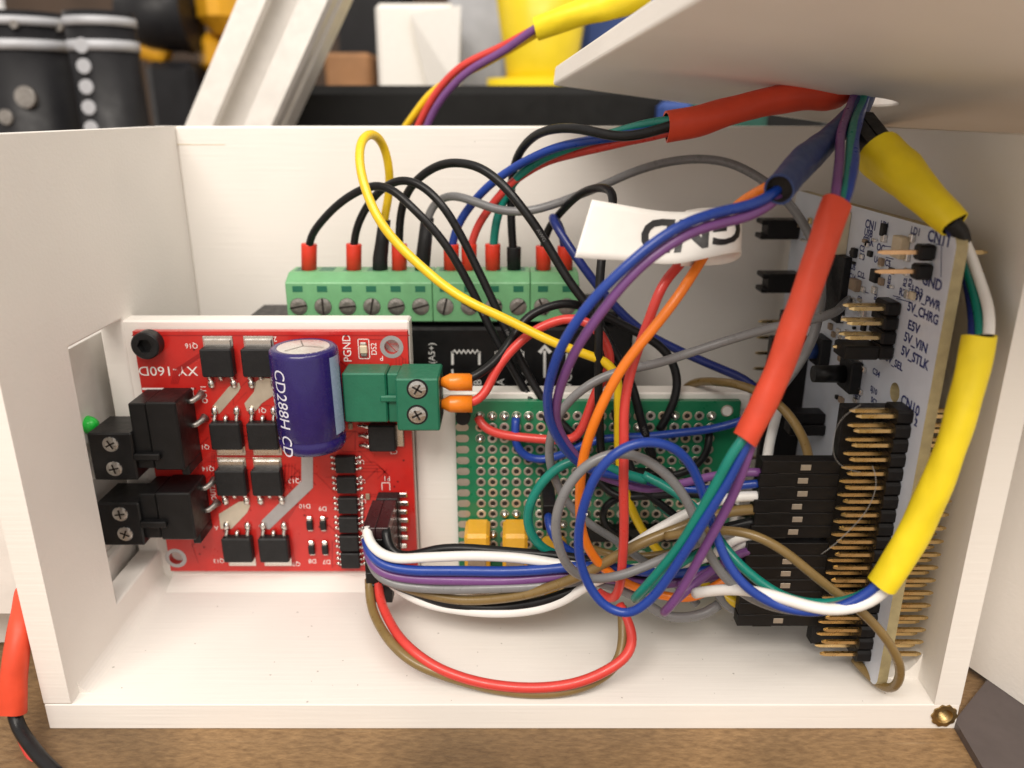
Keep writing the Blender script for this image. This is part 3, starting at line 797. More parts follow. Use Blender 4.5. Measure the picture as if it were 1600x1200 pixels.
# pluggable terminals ------------------------------------------------------------
def cross_screw(c, r, par, m='steel', slot='cross', n=24):
    """screw head facing the lens in a round well; c on the front face"""
    w = MB()
    w.ring(c + Vector((0,-.03,0)), (1,0,0), (0,0,1), r*.98, r*1.18, n=n)
    w.build('screw_well', 'black_matte', par) if m != 'steel_dull' else None
    h = MB(); base = c + Vector((0,-.05,0))
    rr = [r*.98, r*.95, r*.55, 0.001]; dd = [.0, -.16, -.30, -.32]
    h.add([base + Vector((math.cos(2*math.pi*k/n)*q, d, math.sin(2*math.pi*k/n)*q)) for q, d in zip(rr, dd) for k in range(n)],
          [(i*n+k, i*n+(k+1)%n, (i+1)*n+(k+1)%n, (i+1)*n+k) for i in range(3) for k in range(n)], False)
    s = h.build('screw', m, par)
    g = MB(); ang = random.uniform(0, math.pi)
    for a in ((ang, ang+math.pi/2) if slot == 'cross' else (ang,)):
        d = Vector((math.cos(a), 0, math.sin(a))); e = Vector((-d.z, 0, d.x)); q = base + Vector((0,-.36,0))
        L = r*(.62 if slot == 'cross' else .96); w_ = .11*r
        g.add([q - d*L - e*w_, q + d*L - e*w_, q + d*L + e*w_, q - d*L + e*w_], [(0,1,2,3)])
    g.build('screw_slot', 'hole_dark', s)
    return s
def plug(kind, mb_body, mb_plug, screws, m, par, label):
    b = mb_body.build('terminal_header', m, par)
    p_ = mb_plug.build('terminal_plug', m, par); p_['label'] = label
    for c, r in screws: cross_screw(c, r, p_)
    return b, p_
# green supply terminal
hb = MB().rbox(-33.2, -24.6, 146.6, YR, -58.6, -48.3, .3); hb.rbox(-33.0, -32.4, 147.5, YR-.5, -58.0, -49, .1)
pb = MB().rbox(-24.55, -22.2, 147.2, YR, -58.8, -48.6, .25); pb.rbox(-22.25, -14.0, 142.9, YR-.3, -58.9, -48.2, .3)
pb.rbox(-26.0, -22.2, 146.35, 147.3, -54.3, -52.9, .3)
cA, cB = at(652, 608, 142.9), at(652, 648, 142.9)
_, gp = plug('green', hb, pb, ((cA, 1.75), (cB, 1.75)), 'green_block', red, 'green screw plug of the supply terminal')
fl = MB()
for zc in (-51.2, -55.9): fl.box(-14.02, -13.9, 145, 149.4, zc-1.9, zc+1.9)
fl.build('wire_entry', 'black_matte', gp)
# black output terminals
for (zb0, zb1, zs0, zs1, x0, x1, x2, sv, body_top) in (
        (-67.8, -53.4, -69.6, -59.5, -83.1, -74.4, -65.2, ((173,694),(179,732)), 1),
        (-83.6, -72.9, -84.4, -74.7, -83.9, -75.3, -65.0, ((188,803),(196,834)), 2)):
    hb = MB().rbox(x1+3.2, x2, 144.0, YR, zb0, zb1, .3); hb.rbox(x2-1.6, x2+.02, 146, YR, zb0-2.0, zb0+.2, .2)
    pb = MB().rbox(x0, x1, 143.2, YR-.3, zs0, zs1, .3); pb.rbox(x1-.2, x1+3.15, 144.3, YR-.2, zb0+.3, zb1-.3, .2)
    pb.rbox(x1-.1, x1+5.0, 142.9, 144.7, (zs0+zs1)/2-.7, (zs0+zs1)/2+.7, .2)
    plug('black', hb, pb, [(at(u, v, 143.2), 1.62) for u, v in sv], 'black_plastic', red, 'black screw plug in the upper output terminal' if body_top == 1 else 'black screw plug in the lower output terminal')
    for k in range(2):
        zc = zb1 - 2.2 - k*5.2
        s = MB().tube([(x2-.3, YR-2.6, zc), (x2+.5, YR-2.4, zc+.1), (x2+1.3, YR-1.2, zc+.5), (x2+1.7, YR-.02, zc+.8)], [.5,.55,.6,1.0], 10)
        s.build('solder_tail', 'steel_dull', red)
so = MB()
for u0, u1, v0, v1 in ((222,303,606,609),(301,304,606,625),(240,320,748,751),(318,321,748,768)):
    a, b_ = R(u0, v0), R(u1, v1); so.box(a.x, b_.x, YR-.06, YR-.02, b_.z, a.z)
so.build('silk_outline', 'silk', red)
# logic header at the right edge with its solder pads
p0, p1 = R(570, 768), R(640, 860)
sp = MB()
for k in range(7):
    v = 773 + k*13.2; c = R(627+(k%2)*2, v)
    sp.rbox(c.x-1.1, c.x+1.3, YR-.45, YR-.02, c.z-.55, c.z+.55, .3)
    d = R(566, v+2); sp.tube([d + Vector((0,.1,0)), d + Vector((0,-.35,0))], [.55,.25], 8)
for k, o in enumerate(sp.v): pass
sp.build('solder_pads', 'solder', red)['kind'] = 'stuff'
MB().rbox(-28.6, -24.0, 149.6, YR-.1, -90.0, -77.0, .2).build('pin_header', 'chip', red)
# lettering (the board is mounted upside down)
UPD, RTL = (0,0,-1), (-1,0,0)
T = lambda s, u, v, h, r=RTL, up=UPD, w=.95: text(s, R(u, v, YR-.05), r, up, h*1.15, 'silk', red, wide=w)
T('XY-160D', 263, 580, 1.75, w=1.12)
T('Q16', 299, 540, .95); T('2', 430, 530, .95); T('Q15', 318, 698, .9); T('Q14', 325, 732, .95); T('Q10', 460, 751, .95)
T('D10', 476, 791, .95); T('D9', 504, 795, .95); T('D8', 488, 877, .95); T('D7', 510, 878, .95); T('Q9', 463, 881, .9); T('Q13', 342, 876, .9)
T('P1', 605, 748, 1.0); T('C2', 615, 706, .9); T('U6', 563, 722, .9); T('U5', 565, 752, .9); T('U4', 566, 783, .9); T('Q1', 410, 641, .9)
T('OUT1', 319, 617, 1.0, r=(0,0,1), up=(-1,0,0)); T('OUT2', 333, 770, .95, r=(0,0,1), up=(-1,0,0)); T('A', 338, 825, .9)
T('PGND', 542, 544, 1.45, r=(0,0,1), up=(-1,0,0), w=.9); T('DS2', 584, 545, 1.0, r=(0,0,1), up=(-1,0,0)); T('P', 596, 560, .9)
pf = MB()
c = R(603, 760)
for x0, x1, z0, z1 in ((-.9,.9,.8,.95),(-.9,-.75,-.9,.9),(.75,.9,-.9,.9)): pf.box(c.x+x0, c.x+x1, YR-.06, YR-.02, c.z+z0, c.z+z1)
pf.build('silk_frame', 'silk', red)
# tiny chip parts along the right edge
for u, v in ((640,595),(642,615),(548,600),(548,640),(548,665),(600,775),(575,775)):
    c = R(u, v); MB().rbox(c.x-.45, c.x+.45, YR-.5, YR-.03, c.z-.7, c.z+.7, .12).build('resistor', 'ceramic_tan', red)

# plug housings of the logic wires
lp_ = thing('logic_plug', 'black two row wire plug on the red board header', 'connector', (-26.6, 140, -90))
for r_ in range(2):
    for k in range(5):
        x = -29.3 + r_*2.55; z = -77.2 - k*2.54
        MB().rbox(x, x+2.48, 137.6, 149.5, z-2.48, z, .12).build('housing', 'jst_dark' if k == 0 else 'plug_black', lp_)
MB().rbox(-29.4, -24.2, 137.45, 140.5, -94.2, -89.95, .15).build('housing', 'plug_black', lp_)

# ================================================================== green prototype board
YP = 154.2
pf_ = thing('prototype_board', 'green perforated prototype board with tinned pads behind the wires', 'circuit board', (18, YP, -97))
PX0 = at(711, 640, YP).x; PX1 = at(1157, 640, YP).x; PZ1 = at(800, 627, YP).z; PZ0 = -97.2
cM = at(1136, 642, YP)
MB().rbox(PX0, PX1, YP, YP+1.6, PZ0, PZ1, .1).build('pcb', 'green_mask', pf_)
pz0 = at(750, 650, YP); pitch = 2.54
mb = MB()
NR = 18
def ring_pad(mb, c, ro, ri, h=.07):
    o = Vector((0,-.02,0)); q = Vector((0,-h,0))
    vs = []
    for r_, d in ((ro, o), (ro*.94, q), (ri*1.1, q), (ri, o*.5)):
        vs += [c + d + Vector((math.cos(2*math.pi*k/NR)*r_, 0, math.sin(2*math.pi*k/NR)*r_)) for k in range(NR)]
    mb.m = 0
    mb.add(vs, [(i*NR+k, i*NR+(k+1)%NR, (i+1)*NR+(k+1)%NR, (i+1)*NR+k) for i in range(3) for k in range(NR)])
    mb.m = 1
    mb.add([c + Vector((math.cos(2*math.pi*k/NR)*ri, -.012, math.sin(2*math.pi*k/NR)*ri)) for k in range(NR)], [list(range(NR))])
    mb.m = 0
ring_pad(mb, pz0, 1.02, .56)
pad = mb.build('pad', ['pad', 'hole_dark'], pf_)
pads = [pad]
for m_ in ('pad_tan', 'pad_bright'):
    mb = MB(); ring_pad(mb, pz0, 1.03, .55 if m_ == 'pad_tan' else .50)
    q_ = mb.build('pad', [m_, 'hole_dark'], pf_); pads.append(q_)
rp = random.Random(9)
mb = MB(); ring_pad(mb, pz0, 1.0, .42)
ncol, nrow = 20, 14
blob_src = None
def blob(c, r=.95, h=1.1):
    global blob_src
    if blob_src is None:
        b = MB(); n = 14
        pr = [(1.0, 0), (.92, -.25), (.62, -.62), (.34, -.88), (.001, -1.0)]
        b.add([c + Vector((math.cos(2*math.pi*k/n)*r*q, d*h, math.sin(2*math.pi*k/n)*r*q)) for q, d in pr for k in range(n)],
              [(i*n+k, i*n+(k+1)%n, (i+1)*n+(k+1)%n, (i+1)*n+k) for i in range(4) for k in range(n)], True)
        blob_src = b.build('solder_joint', 'solder', pf_); blob_src['o'] = 0; del blob_src['o']
        blob_src_c.append(c)
    else: cp(blob_src, c - blob_src_c[0])
blob_src_c = []
blobs = {(0,0),(3,0),(2,0),(0,2),(0,10),(3,10),(2,9),(3,9),(9,9),(19,0),(19,1),(18,5),(6,9),(12,0),(7,10),(5,12),(1,0),(4,0),(13,1),(16,0),(17,4),(11,7),(1,11),(15,8),(8,2)}
placed = []
for i in range(ncol):
    for j in range(nrow):
        d = (i*pitch, 0, -j*pitch)
        if pz0.x + d[0] > PX1-1 or pz0.z + d[2] < PZ0+1: continue
        if (i, j) in blobs: blob(pz0 + Vector(d) + Vector((0,-.06,0)))
        if (i, j) == (0, 0): continue
        if (i, j) in ((1, 0), (2, 1)):                       # the two other prototypes take these places
            q_ = pads[1 if i == 1 else 2]; q_.location = q_.location + Vector(d)*MM; WORLD[q_.name] = WORLD[q_.name] + Vector(d)
        else:
            k_ = rp.choice([0, 0, 0, 1, 2]); o_ = (0, 0) if k_ == 0 else ((1, 0) if k_ == 1 else (2, 1))
            placed.append((k_, d))
for k_, d in placed:
    cp(pads[k_], pz0 + Vector(d) - Vector((WORLD[pads[k_].name].x, pz0.y, WORLD[pads[k_].name].z + 0)) if False else Vector(d) - Vector(((0,0,0),(pitch,0,0),(2*pitch,0,-pitch))[k_]))
ov = MB(); oc = at(722, 667.5, YP)
nO = 20
ov.add([oc + Vector((math.copysign(.55, math.cos(a))*1 + math.cos(a)*.85, -.06, math.sin(a)*.85)) for a in [2*math.pi*(k+.5)/nO for k in range(nO)]], [list(range(nO))])
ovo = ov.build('edge_pad', 'pad', pf_)
for j in range(1, 12): cp(ovo, (0, 0, -j*pitch))
mb = MB(); ring_pad(mb, cM, 1.3, 1.0); mb.build('mounting_hole', ['pad', 'pla'], pf_)
mb = MB(); c_ = at(724, 648, YP); mb.cyl(c_, c_ + Vector((0,-2.2,0)), 1.6, 1.5).build('fixing_screw', 'socket_screw', pf_)
# yellow plugs along the bottom edge
for u, v, zlow in ((745, 833, 13.5), (805, 833, 13.5), (868, 860, 11)):
    c = at(u, v, 147.5); w = 2.65
    b = MB().rbox(c.x-w, c.x+w, 146.5, YP-.1, c.z-zlow, c.z, .7)
    y_ = b.build('yellow_connector', 'yellow_plug', pf_)
    MB().rbox(c.x-w*.72, c.x+w*.72, 146.1, 146.6, c.z-zlow+2, c.z-5, .15).build('inner_shell', 'ceramic_tan', y_)
    for sx in (-1, 1):
        MB().cyl((c.x+sx*1.2, 146.2, c.z-zlow+3.5), (c.x+sx*1.2, 144.6, c.z-zlow+3.5), .6, .5, 10).build('contact', 'gold', y_)
# short black plugs standing on the board
for (u, v0, v1, y0, y1) in ((858, 765, 812, 150, 137), ):
    pass
c = at(857, 790, 143)
pl = MB().rbox(c.x-1.3, c.x+1.3, 138.5, YP-.2, c.z-3.2, c.z+2.4, .2)
tag(pl.build('jumper_plug', 'plug_black'), 'small black single wire plug on the green prototype board', 'connector')
hb = MB()
for i in (6,7,8,9,10,11): pass
MB().rbox(pz0.x+9*2.54, pz0.x+17*2.54, YP-2.6, YP-.1, pz0.z-11.2*2.54, pz0.z-9.9*2.54, .2).build('pin_header', 'plug_black', pf_)
MB().rbox(pz0.x+8*2.54, pz0.x+16*2.54, YP-2.6, YP-.1, pz0.z-6.0*2.54, pz0.z-4.6*2.54, .2).build('pin_header', 'plug_black', pf_)

# ================================================================== black module with the pale green terminal row
YM = 170.0
mod = thing('terminal_module', 'black interface module with pale green screw terminals along its top', 'module', (-17, 180, -100))
mx0 = at(374, 480, 176).x; mx1 = at(991, 490, YM).x
mzt = at(700, 512, YM).z
MB().rbox(mx0, mx1, YM, 192.5, ZF+.02, mzt, .6).build('housing', 'black_plastic', mod)
MB().rbox(mx0+12, mx1-3, YM+3, 192, mzt-.1, mzt+2.8, .5).build('upper_housing', 'black_plastic', mod)
TX0, TX1 = at(447, 470, 171).x, at(905, 470, 171).x
tp_ = (TX1-TX0)/12
zt1 = at(600, 442, 171.0).z; zt0 = at(600, 503, 171.0).z; ztop = at(600, 425, 174.6).z
for start, cnt in ((0,6),(6,4),(10,2)):
    xa = TX0 + start*tp_ + .06; xb = TX0 + (start+cnt)*tp_ - .06
    tb = MB().prism([(171.0, zt0), (171.0, zt1), (174.6, ztop), (181, ztop), (181, zt0)], (xa, 0, 0), (0,1,0), (0,0,1), (xb-xa, 0, 0))
    t_ = tb.build('terminal_block', 'green_light', mod)
    bv = t_.modifiers.new('bevel', 'BEVEL'); bv.width = .0002; bv.segments = 1
    for k in range(cnt):
        xc = TX0 + (start+k+.5)*tp_
        c = Vector((xc, 171.0, at(600, 479, 171).z))
        g = MB(); g.ring(c + Vector((0,-.04,0)), (1,0,0), (0,0,1), 2.0, 2.38, n=24); g.build('screw_rim', 'green_light', t_)
        cross_screw(c, 1.95, t_, 'steel_dull', 'slot')
        s = MB().box(xc-1.05, xc+1.15, 170.93, 171.3, zt1-2.0, zt1-.7); s.build('test_slot', 'green_block', t_)
        MB().box(xc-1.6, xc+1.6, 176.0, 180.2, ztop-.02, ztop+.05).build('wire_entry', 'green_block', t_)
# printed symbols on the module front
sym = lambda pix, w: trace(pix, w, YM, .05, dst=sy)
sy = MB()
for u0 in (707, 775):
    sym([(u0,570),(u0,549)], .55); sym([(u0+42,570),(u0+42,549)], .55)
    zz = [(u0+k*3.5, 547 if k % 2 else 552) for k in range(13)]; sym(zz, .45)
sym([(851,590),(851,548)], .6); sym([(843,551),(851,541),(860,551)], .9); sym([(886,570),(886,552)], .5); sym([(707,577),(707,584)], .5)
sym([(816,582),(824,582)], .7); sym([(820,578),(820,586)], .7)
sy.build('printed_symbols', 'silk_grey', mod)
V_ = lambda s, u, v, h: text(s, at(u, v, YM-.06), (0,0,1), (-1,0,0), h, 'silk_grey', mod)
V_('(A5+)', 676, 552, 1.5); V_('B', 746, 597, 1.8); V_('A', 782, 597, 1.8); V_('VCC', 887, 590, 1.9); V_('+', 822, 597, 1.6)

# ---- ferrules and tapes standing in the terminals are parts of their wires
def ferrule(w, u, m='ferrule_red', vt=381, vb=427, y=177.5, r=1.75):
    a, b = at(u, vt, y), at(u, vb, y); b.x = a.x + (b.x-a.x)
    f = MB()
    f.tube([b, a + (b-a)*.03, a, a + (b-a)*.02, a + (b-a)*.15], [r*.96, r, r*.97, r*.70, r*.62], 20)
    f.build('ferrule', m, w)
G_T = 'wires from the pale green terminal row'
E = 177.5
w = wire('black wire looping from the leftmost red ferrule of the green terminals', 'w_black',
  '483,400,177.5; 483,378; 490,362; 520,330,172; 555,301,169; 585,289,167; 612,296,165; 645,325,163; 680,361; 710,402,161; 735,450; 760,502,160; 790,556; 822,612,157; 855,655; 893,693,152', .86, G_T); ferrule(w, 483)
wire_print(w, '483,400,177.5; 483,378; 490,362; 520,330,172; 555,301,169; 585,289,167; 612,296,165; 645,325,163; 680,361; 710,402,161; 735,450; 760,502,160; 790,556; 822,612,157; 855,655; 893,693,152', 0.86, 62, 'AWG')
wire_print(w, '483,400,177.5; 483,378; 490,362; 520,330,172; 555,301,169; 585,289,167; 612,296,165; 645,325,163; 680,361; 710,402,161; 735,450; 760,502,160; 790,556; 822,612,157; 855,655; 893,693,152', 0.86, 84, 'WG  VW-1')
w = wire('black wire looping from the second red ferrule from the left', 'w_black',
  '553,400,177.5; 553,378; 560,348; 577,315,174; 600,293,171; 630,283,168; 660,291,166; 690,320,164; 720,368; 745,418,162; 770,470; 795,522,159; 815,568; 840,611,156; 870,652; 912,695,152', .86, G_T); ferrule(w, 553)
wire_print(w, '553,400,177.5; 553,378; 560,348; 577,315,174; 600,293,171; 630,283,168; 660,291,166; 690,320,164; 720,368; 745,418,162; 770,470; 795,522,159; 815,568; 840,611,156; 870,652; 912,695,152', 0.86, 66, '18AWG')
w = wire('tallest black wire arching from the third red ferrule to the prototype board', 'w_black',
  '624,400,177.5; 624,380; 626,345; 634,308,175; 652,279,172; 682,259,169; 715,254,166; 752,262,163; 788,290,161; 820,332,159; 860,392,157; 900,452,155; 930,492; 957,545,152; 985,602; 1002,655,151; 1020,712', .90, G_T); ferrule(w, 624)
wire_print(w, '624,400,177.5; 624,380; 626,345; 634,308,175; 652,279,172; 682,259,169; 715,254,166; 752,262,163; 788,290,161; 820,332,159; 860,392,157; 900,452,155; 930,492; 957,545,152; 985,602; 1002,655,151; 1020,712', 0.9, 55, 'AWG')
wire_print(w, '624,400,177.5; 624,380; 626,345; 634,308,175; 652,279,172; 682,259,169; 715,254,166; 752,262,163; 788,290,161; 820,332,159; 860,392,157; 900,452,155; 930,492; 957,545,152; 985,602; 1002,655,151; 1020,712', 0.9, 78, 'AWG  VW-1')
wire_print(w, '624,400,177.5; 624,380; 626,345; 634,308,175; 652,279,172; 682,259,169; 715,254,166; 752,262,163; 788,290,161; 820,332,159; 860,392,157; 900,452,155; 930,492; 957,545,152; 985,602; 1002,655,151; 1020,712', 0.9, 100, 'WG')
w = wire('yellow wire rising in a tall loop beside the back wall', 'w_yellow',
  '597,380,177.5; 601,342; 608,300,177; 608,262; 598,226,174; 580,209,170; 566,219,166; 563,250,163; 571,293,160; 592,342,157; 630,391,155; 680,436,153; 740,475,150; 800,503; 870,536,147; 920,556; 952,569; 966,592,146; 967,640; 965,690; 972,745,147; 985,790; 1006,832; 1040,872,147; 1090,905; 1150,938,146', .92, G_T)
MB().tube([at(594, 430, 177.5), at(594, 404, 177.5), at(597, 380, 177.5), at(601, 343, 177.5)], [1.75,1.7,1.55,1.35], 16).build('black_tape', 'shrink_black', w)
w = wire('grey wire arching in front of the back wall from a black taped end', 'w_grey',
  '663,385,177.5; 668,343; 680,318,177; 705,305,175; 740,314,173; 780,328,172; 822,331,171; 870,319,172; 930,294,174; 990,268,175; 1050,252,175; 1096,249,174; 1150,259,172; 1200,286,169; 1236,322,166; 1262,362,163; 1279,402,160; 1285,450,157; 1270,510,155', .92, G_T)
MB().tube([at(659, 430, 177.5), at(662, 395, 177.5), at(668, 340, 177.5)], [1.7,1.65,1.45], 16).build('black_tape', 'shrink_black', w)
w = wire('blue wire bending from a red ferrule up into the red sleeve', 'w_blue',
  '705,400,177.5; 708,376; 718,348; 738,318,176.4; 766,287; 800,262,172.8; 845,241,168.5; 900,224,163.5; 960,214,157.8; 1010,206,152.7; 1055,196,149.1', .92, G_T); ferrule(w, 705)
w = wire('red wire between the blue and teal wires rising to the red sleeve', 'w_red',
  '733,400,177.5; 738,376; 748,350; 770,318,176.4; 800,286; 850,254,172.1; 900,238,167.1; 960,226,159.9; 1010,215,154.2; 1055,203,149.9', .90, G_T); ferrule(w, 733)
w = wire('teal wire curving from a red ferrule up into the red sleeve', 'w_teal',
  '770,400,177.5; 772,376; 775,345; 786,312,176.4; 808,279,174.3; 850,248,170.0; 900,227,164.9; 960,207,159.2; 1010,194,153.4; 1055,188,149.1', .94, G_T); ferrule(w, 770)
w = wire('black wire with black ferrule crossing above the back wall edge', 'w_black',
  '803,405,177.5; 801,380; 798,345; 797,310,177.1; 801,275,176.4; 811,241,174.3; 834,212,170.0; 858,202,165.7; 895,201,160.6; 932,208,157.0; 970,214,154.2; 1008,209,151.3; 1055,194,148.4', .92, G_T); ferrule(w, 803, 'shrink_black', 386, 428, r=1.6)
w = wire('black wire hooping over behind the paper label and hanging straight down', 'w_black',
  '849,400,177.5; 851,372; 862,348,176; 884,323,172; 912,301,167; 940,292,161; 957,299,156; 958,325,153; 945,365,151; 938,410,149; 937,480,147; 935,560,146; 936,640,147; 937,690,149; 946,740,152', .86, G_T); ferrule(w, 849, vt=384)
w = wire('dark blue wire turning sharply above the last red ferrule', 'w_navy',
  '883,400,177.5; 880,372; 872,350,176; 863,338,172; 868,348,168; 882,372,166; 905,408,164; 950,468,163; 1000,514,163; 1060,546,162; 1120,574,160; 1172,600,157; 1210,640,154', .92, G_T); ferrule(w, 883, vt=384)

# ================================================================== white controller board, parallel to the right wall
XB = 65.4; TB = 1.8
def Bp(u, v, x=XB): return at_x(u, v, x)
ctl = thing('controller_board', 'white microcontroller board standing upright against the right wall', 'circuit board', (XB, 152, -97.5))
ZB1, ZB0, BY0, BY1 = -17.2, -98.4, 117.0, 187.0
rc = 2.2
poly = []
for (cy_, cz_, a0) in ((BY0+rc, ZB0+rc, math.pi), (BY1-rc, ZB0+rc, 1.5*math.pi), (BY1-rc, ZB1-rc, 0), (BY0+rc, ZB1-rc, .5*math.pi)):
    for k in range(6): a = a0 + math.pi/2*k/5; poly.append((cy_+rc*math.cos(a), cz_+rc*math.sin(a)))
mh = Bp(1398, 613)
bm = bmesh.new()
def _loop(pts):
    v = [bm.verts.new((XB, p[0], p[1])) for p in pts]
    return [bm.edges.new((v[i], v[(i+1) % len(v)])) for i in range(len(v))]
e_ = _loop(poly); e_ += _loop([(mh.y+1.7*math.cos(2*math.pi*k/24), mh.z+1.7*math.sin(2*math.pi*k/24)) for k in range(24)])
bmesh.ops.triangle_fill(bm, use_beauty=True, edges=e_)
kill = [f for f in bm.faces if all((v.co.y-mh.y)**2+(v.co.z-mh.z)**2 < 1.75**2 for v in f.verts)]
bmesh.ops.delete(bm, geom=kill, context='FACES_ONLY')
ret = bmesh.ops.extrude_face_region(bm, geom=list(bm.faces))
for v in [g for g in ret['geom'] if isinstance(g, bmesh.types.BMVert)]: v.co.x = XB+TB
bmesh.ops.recalc_face_normals(bm, faces=bm.faces); bm.verts.index_update(); bm.normal_update()
mb = MB()
VS = [v.co.copy() for v in bm.verts]
mb.add(VS, [[v.index for v in f.verts] for f in bm.faces])
mb.mi = [0 if f.normal.x < -.9 else 1 for f in bm.faces]; bm.free()
mb.build('pcb', ['white_mask', 'board_edge'], ctl)
# frame helpers on the board: a point on the face given by a pixel; dims along y (w), z (h), height off the board
def on_b(name, u, v, w, h, ht, m, par=None, base=0.0, bev=.15):
    c = Bp(u, v)
    return MB().rbox(XB-base-ht, XB-base-.02, c.y-w/2, c.y+w/2, c.z-h/2, c.z+h/2, bev).build(name, m, par or ctl)
def pin(p0, p1, m, par, r=.32, name='pin'):
    p0, p1 = Vector(p0), Vector(p1); d = (p1-p0).normalized()
    e1 = Vector((0,1,0)); e2 = Vector((0,0,1)); vs = []
    for q, s in ((p0, 1), (p1 - d*.8, 1), (p1, .45)):
        for a, b_ in ((-1,-1),(1,-1),(1,1),(-1,1)): vs.append(q + e1*a*r*s + e2*b_*r*s)
    fs = [(0,1,2,3)] + [(i*4+k, (i+1)*4+k, (i+1)*4+(k+1)%4, i*4+(k+1)%4) for i in range(2) for k in range(4)] + [(8,11,10,9)]
    return MB().add(vs, fs).build(name, m, par)
# long double row header
y1, z1 = 121.6, -47.4
hdr = None; P_ = None
for k in range(19):
    z = z1 - k*2.6
    if hdr is None:
        hdr = MB().prism([(-2.54+.1,-1.25+.5),(-2.54+.6,-1.25),(2.04-.1,-1.25),(2.54-.1,-.75),(2.54-.1,.75),(2.04,1.25),(-2.04,1.25),(-2.44,.75)], (XB-.02, y1+1.27, z), (0,1,0), (0,0,1), (-2.5,0,0)).build('pin_header', 'plug_black', ctl)
        a = pin((XB-2.4, y1, z), (XB-8.9, y1, z), 'gold', hdr); b_ = pin((XB-2.4, y1+2.54, z), (XB-8.9, y1+2.54, z), 'gold', hdr)
        c1 = pin((XB+TB-.1, y1, z), (75.0, y1, z), 'gold', hdr); c2 = pin((XB+TB-.1, y1+2.54, z), (75.1, y1+2.54, z), 'gold', hdr)
    else: cp(hdr, (0, 0, -k*2.6))
# socket strips
def strip(yc, z_top, z_bot, ht, name='socket_strip', w=2.5):
    s = MB().rbox(XB-ht, XB-.03, yc-w/2, yc+w/2, z_bot, z_top, .15).build(name, 'plug_black', ctl); return s
strip(128.2, -48.0, -96.2, 8.5)
strip(168.5, -47.0, -96, 8.5)
strip(179.0, -44.0, -96, 2.6, 'pin_header', 5.0)
for k in range(12): pin((XB-2.4, 178, -46-k*2.54*1.5), (XB-8.5, 178, -46-k*2.54*1.5), 'gold', ctl)
# two pin header at the top corner
for u, v in ((1452, 394), (1447, 424)):
    c = Bp(u+6, v)
    h_ = MB().rbox(XB-2.6, XB-.02, c.y-1.2, c.y+1.2, c.z-1.22, c.z+1.22, .35).build('jumper_header', 'plug_black', ctl)
    pin((XB-2.5, c.y, c.z), (XB-8.6, c.y, c.z), 'copper_gold', h_); pin((XB+TB-.1, c.y, c.z), (XB+TB+6.6, c.y, c.z), 'gold', h_)
# supply selector: four double pins, a jumper on the lowest
zs = [Bp(1404, v) for v in (482, 506, 530, 549)]
for k in range(4):
    c = Vector((XB, zs[0].y, zs[0].z - k*2.54))
    h_ = MB().rbox(XB-2.6, XB-.02, c.y-1.2, c.y+3.7, c.z-1.22, c.z+1.22, .4).build('jumper_header', 'plug_black', ctl)
    if k < 3:
        pin((XB-2.5, c.y, c.z), (XB-8.4, c.y, c.z), 'gold', h_); pin((XB-2.5, c.y+2.54, c.z), (XB-8.4, c.y+2.54, c.z), 'gold', h_)
    else:
        MB().rbox(XB-8.6, XB-2.62, c.y-1.2, c.y+3.7, c.z-1.2, c.z+1.25, .25).build('jumper_cap', 'plug_black', h_)
        pin((XB-8.5, c.y+2.5, c.z+.2), (XB-9.2, c.y+2.5, c.z+.2), 'gold', h_)
# processor and other parts
on_b('processor', 1309, 446, 10.5, 13.0, 1.5, 'chip')
usb = on_b('usb_socket', 1318, 362, 5.6, 8.2, 2.9, 'cream')
on_b('led_block', 1414, 386, 3.2, 3.6, 1.6, 'cream')
on_b('chip', 1372, 431, 2.3, 2.3, 1.1, 'chip'); on_b('capacitor', 1341, 445, 2.9, 2.2, 1.2, 'ceramic_tan')
on_b('resistor', 1384, 359, 1.5, 2.2, .8, 'chip'); on_b('resistor', 1338, 395, 1.7, 1.8, .9, 'chip')
for u, v, m in ((1380,440,'ceramic_tan'),(1380,409,'ceramic_tan'),(1369,453,'solder'),(1421,460,'solder'),(1429,462,'cream'),(1318,388,'solder'),(1310,392,'ceramic_tan'),(1420,425,'solder'),(1428,372,'solder'),
               (1335,470,'solder'),(1352,490,'solder'),(1370,490,'chip'),(1366,512,'chip'),(1352,512,'chip'),(1318,497,'solder'),(1300,510,'ceramic_tan'),(1420,402,'solder'),(1310,360,'solder'),(1268,345,'gold'),(1278,347,'gold'),(1262,420,'solder'),(1272,500,'solder'),(1384,372,'solder'),(1345,545,'solder'),(1362,552,'solder'),(1330,600,'solder')):
    on_b('chip_component', u, v, 1.3, 1.3, .7, m, bev=.1)
rs = random.Random(3)
for k in range(46):                                         # the many tiny parts between the named ones
    u, v = rs.uniform(1288, 1398), rs.uniform(372, 522)
    if 1285 < u < 1336 and 395 < v < 498 or u > 1352 and v > 462 or 1405 < u: continue
    m = rs.choice(['solder', 'ceramic_tan', 'chip', 'solder', 'tin'])
    on_b('chip_component', u, v, rs.uniform(.6, 1.5), rs.uniform(.5, 1.1), .6, m, bev=.1)
for k in range(16):
    u, v = rs.uniform(1284, 1345), rs.uniform(505, 640)
    on_b('chip_component', u, v, rs.uniform(.8, 1.8), rs.uniform(.6, 1.3), .7, rs.choice(['solder', 'ceramic_tan', 'chip']), bev=.1)
for k in range(22):                                         # and along the far edge
    u, v = rs.uniform(1250, 1288), rs.uniform(338, 475)
    on_b('chip_component', u, v, rs.uniform(1.2, 3.2), rs.uniform(.5, 1.3), .8, rs.choice(['solder', 'ceramic_tan', 'chip', 'silk_blue', 'gold']), bev=.1)
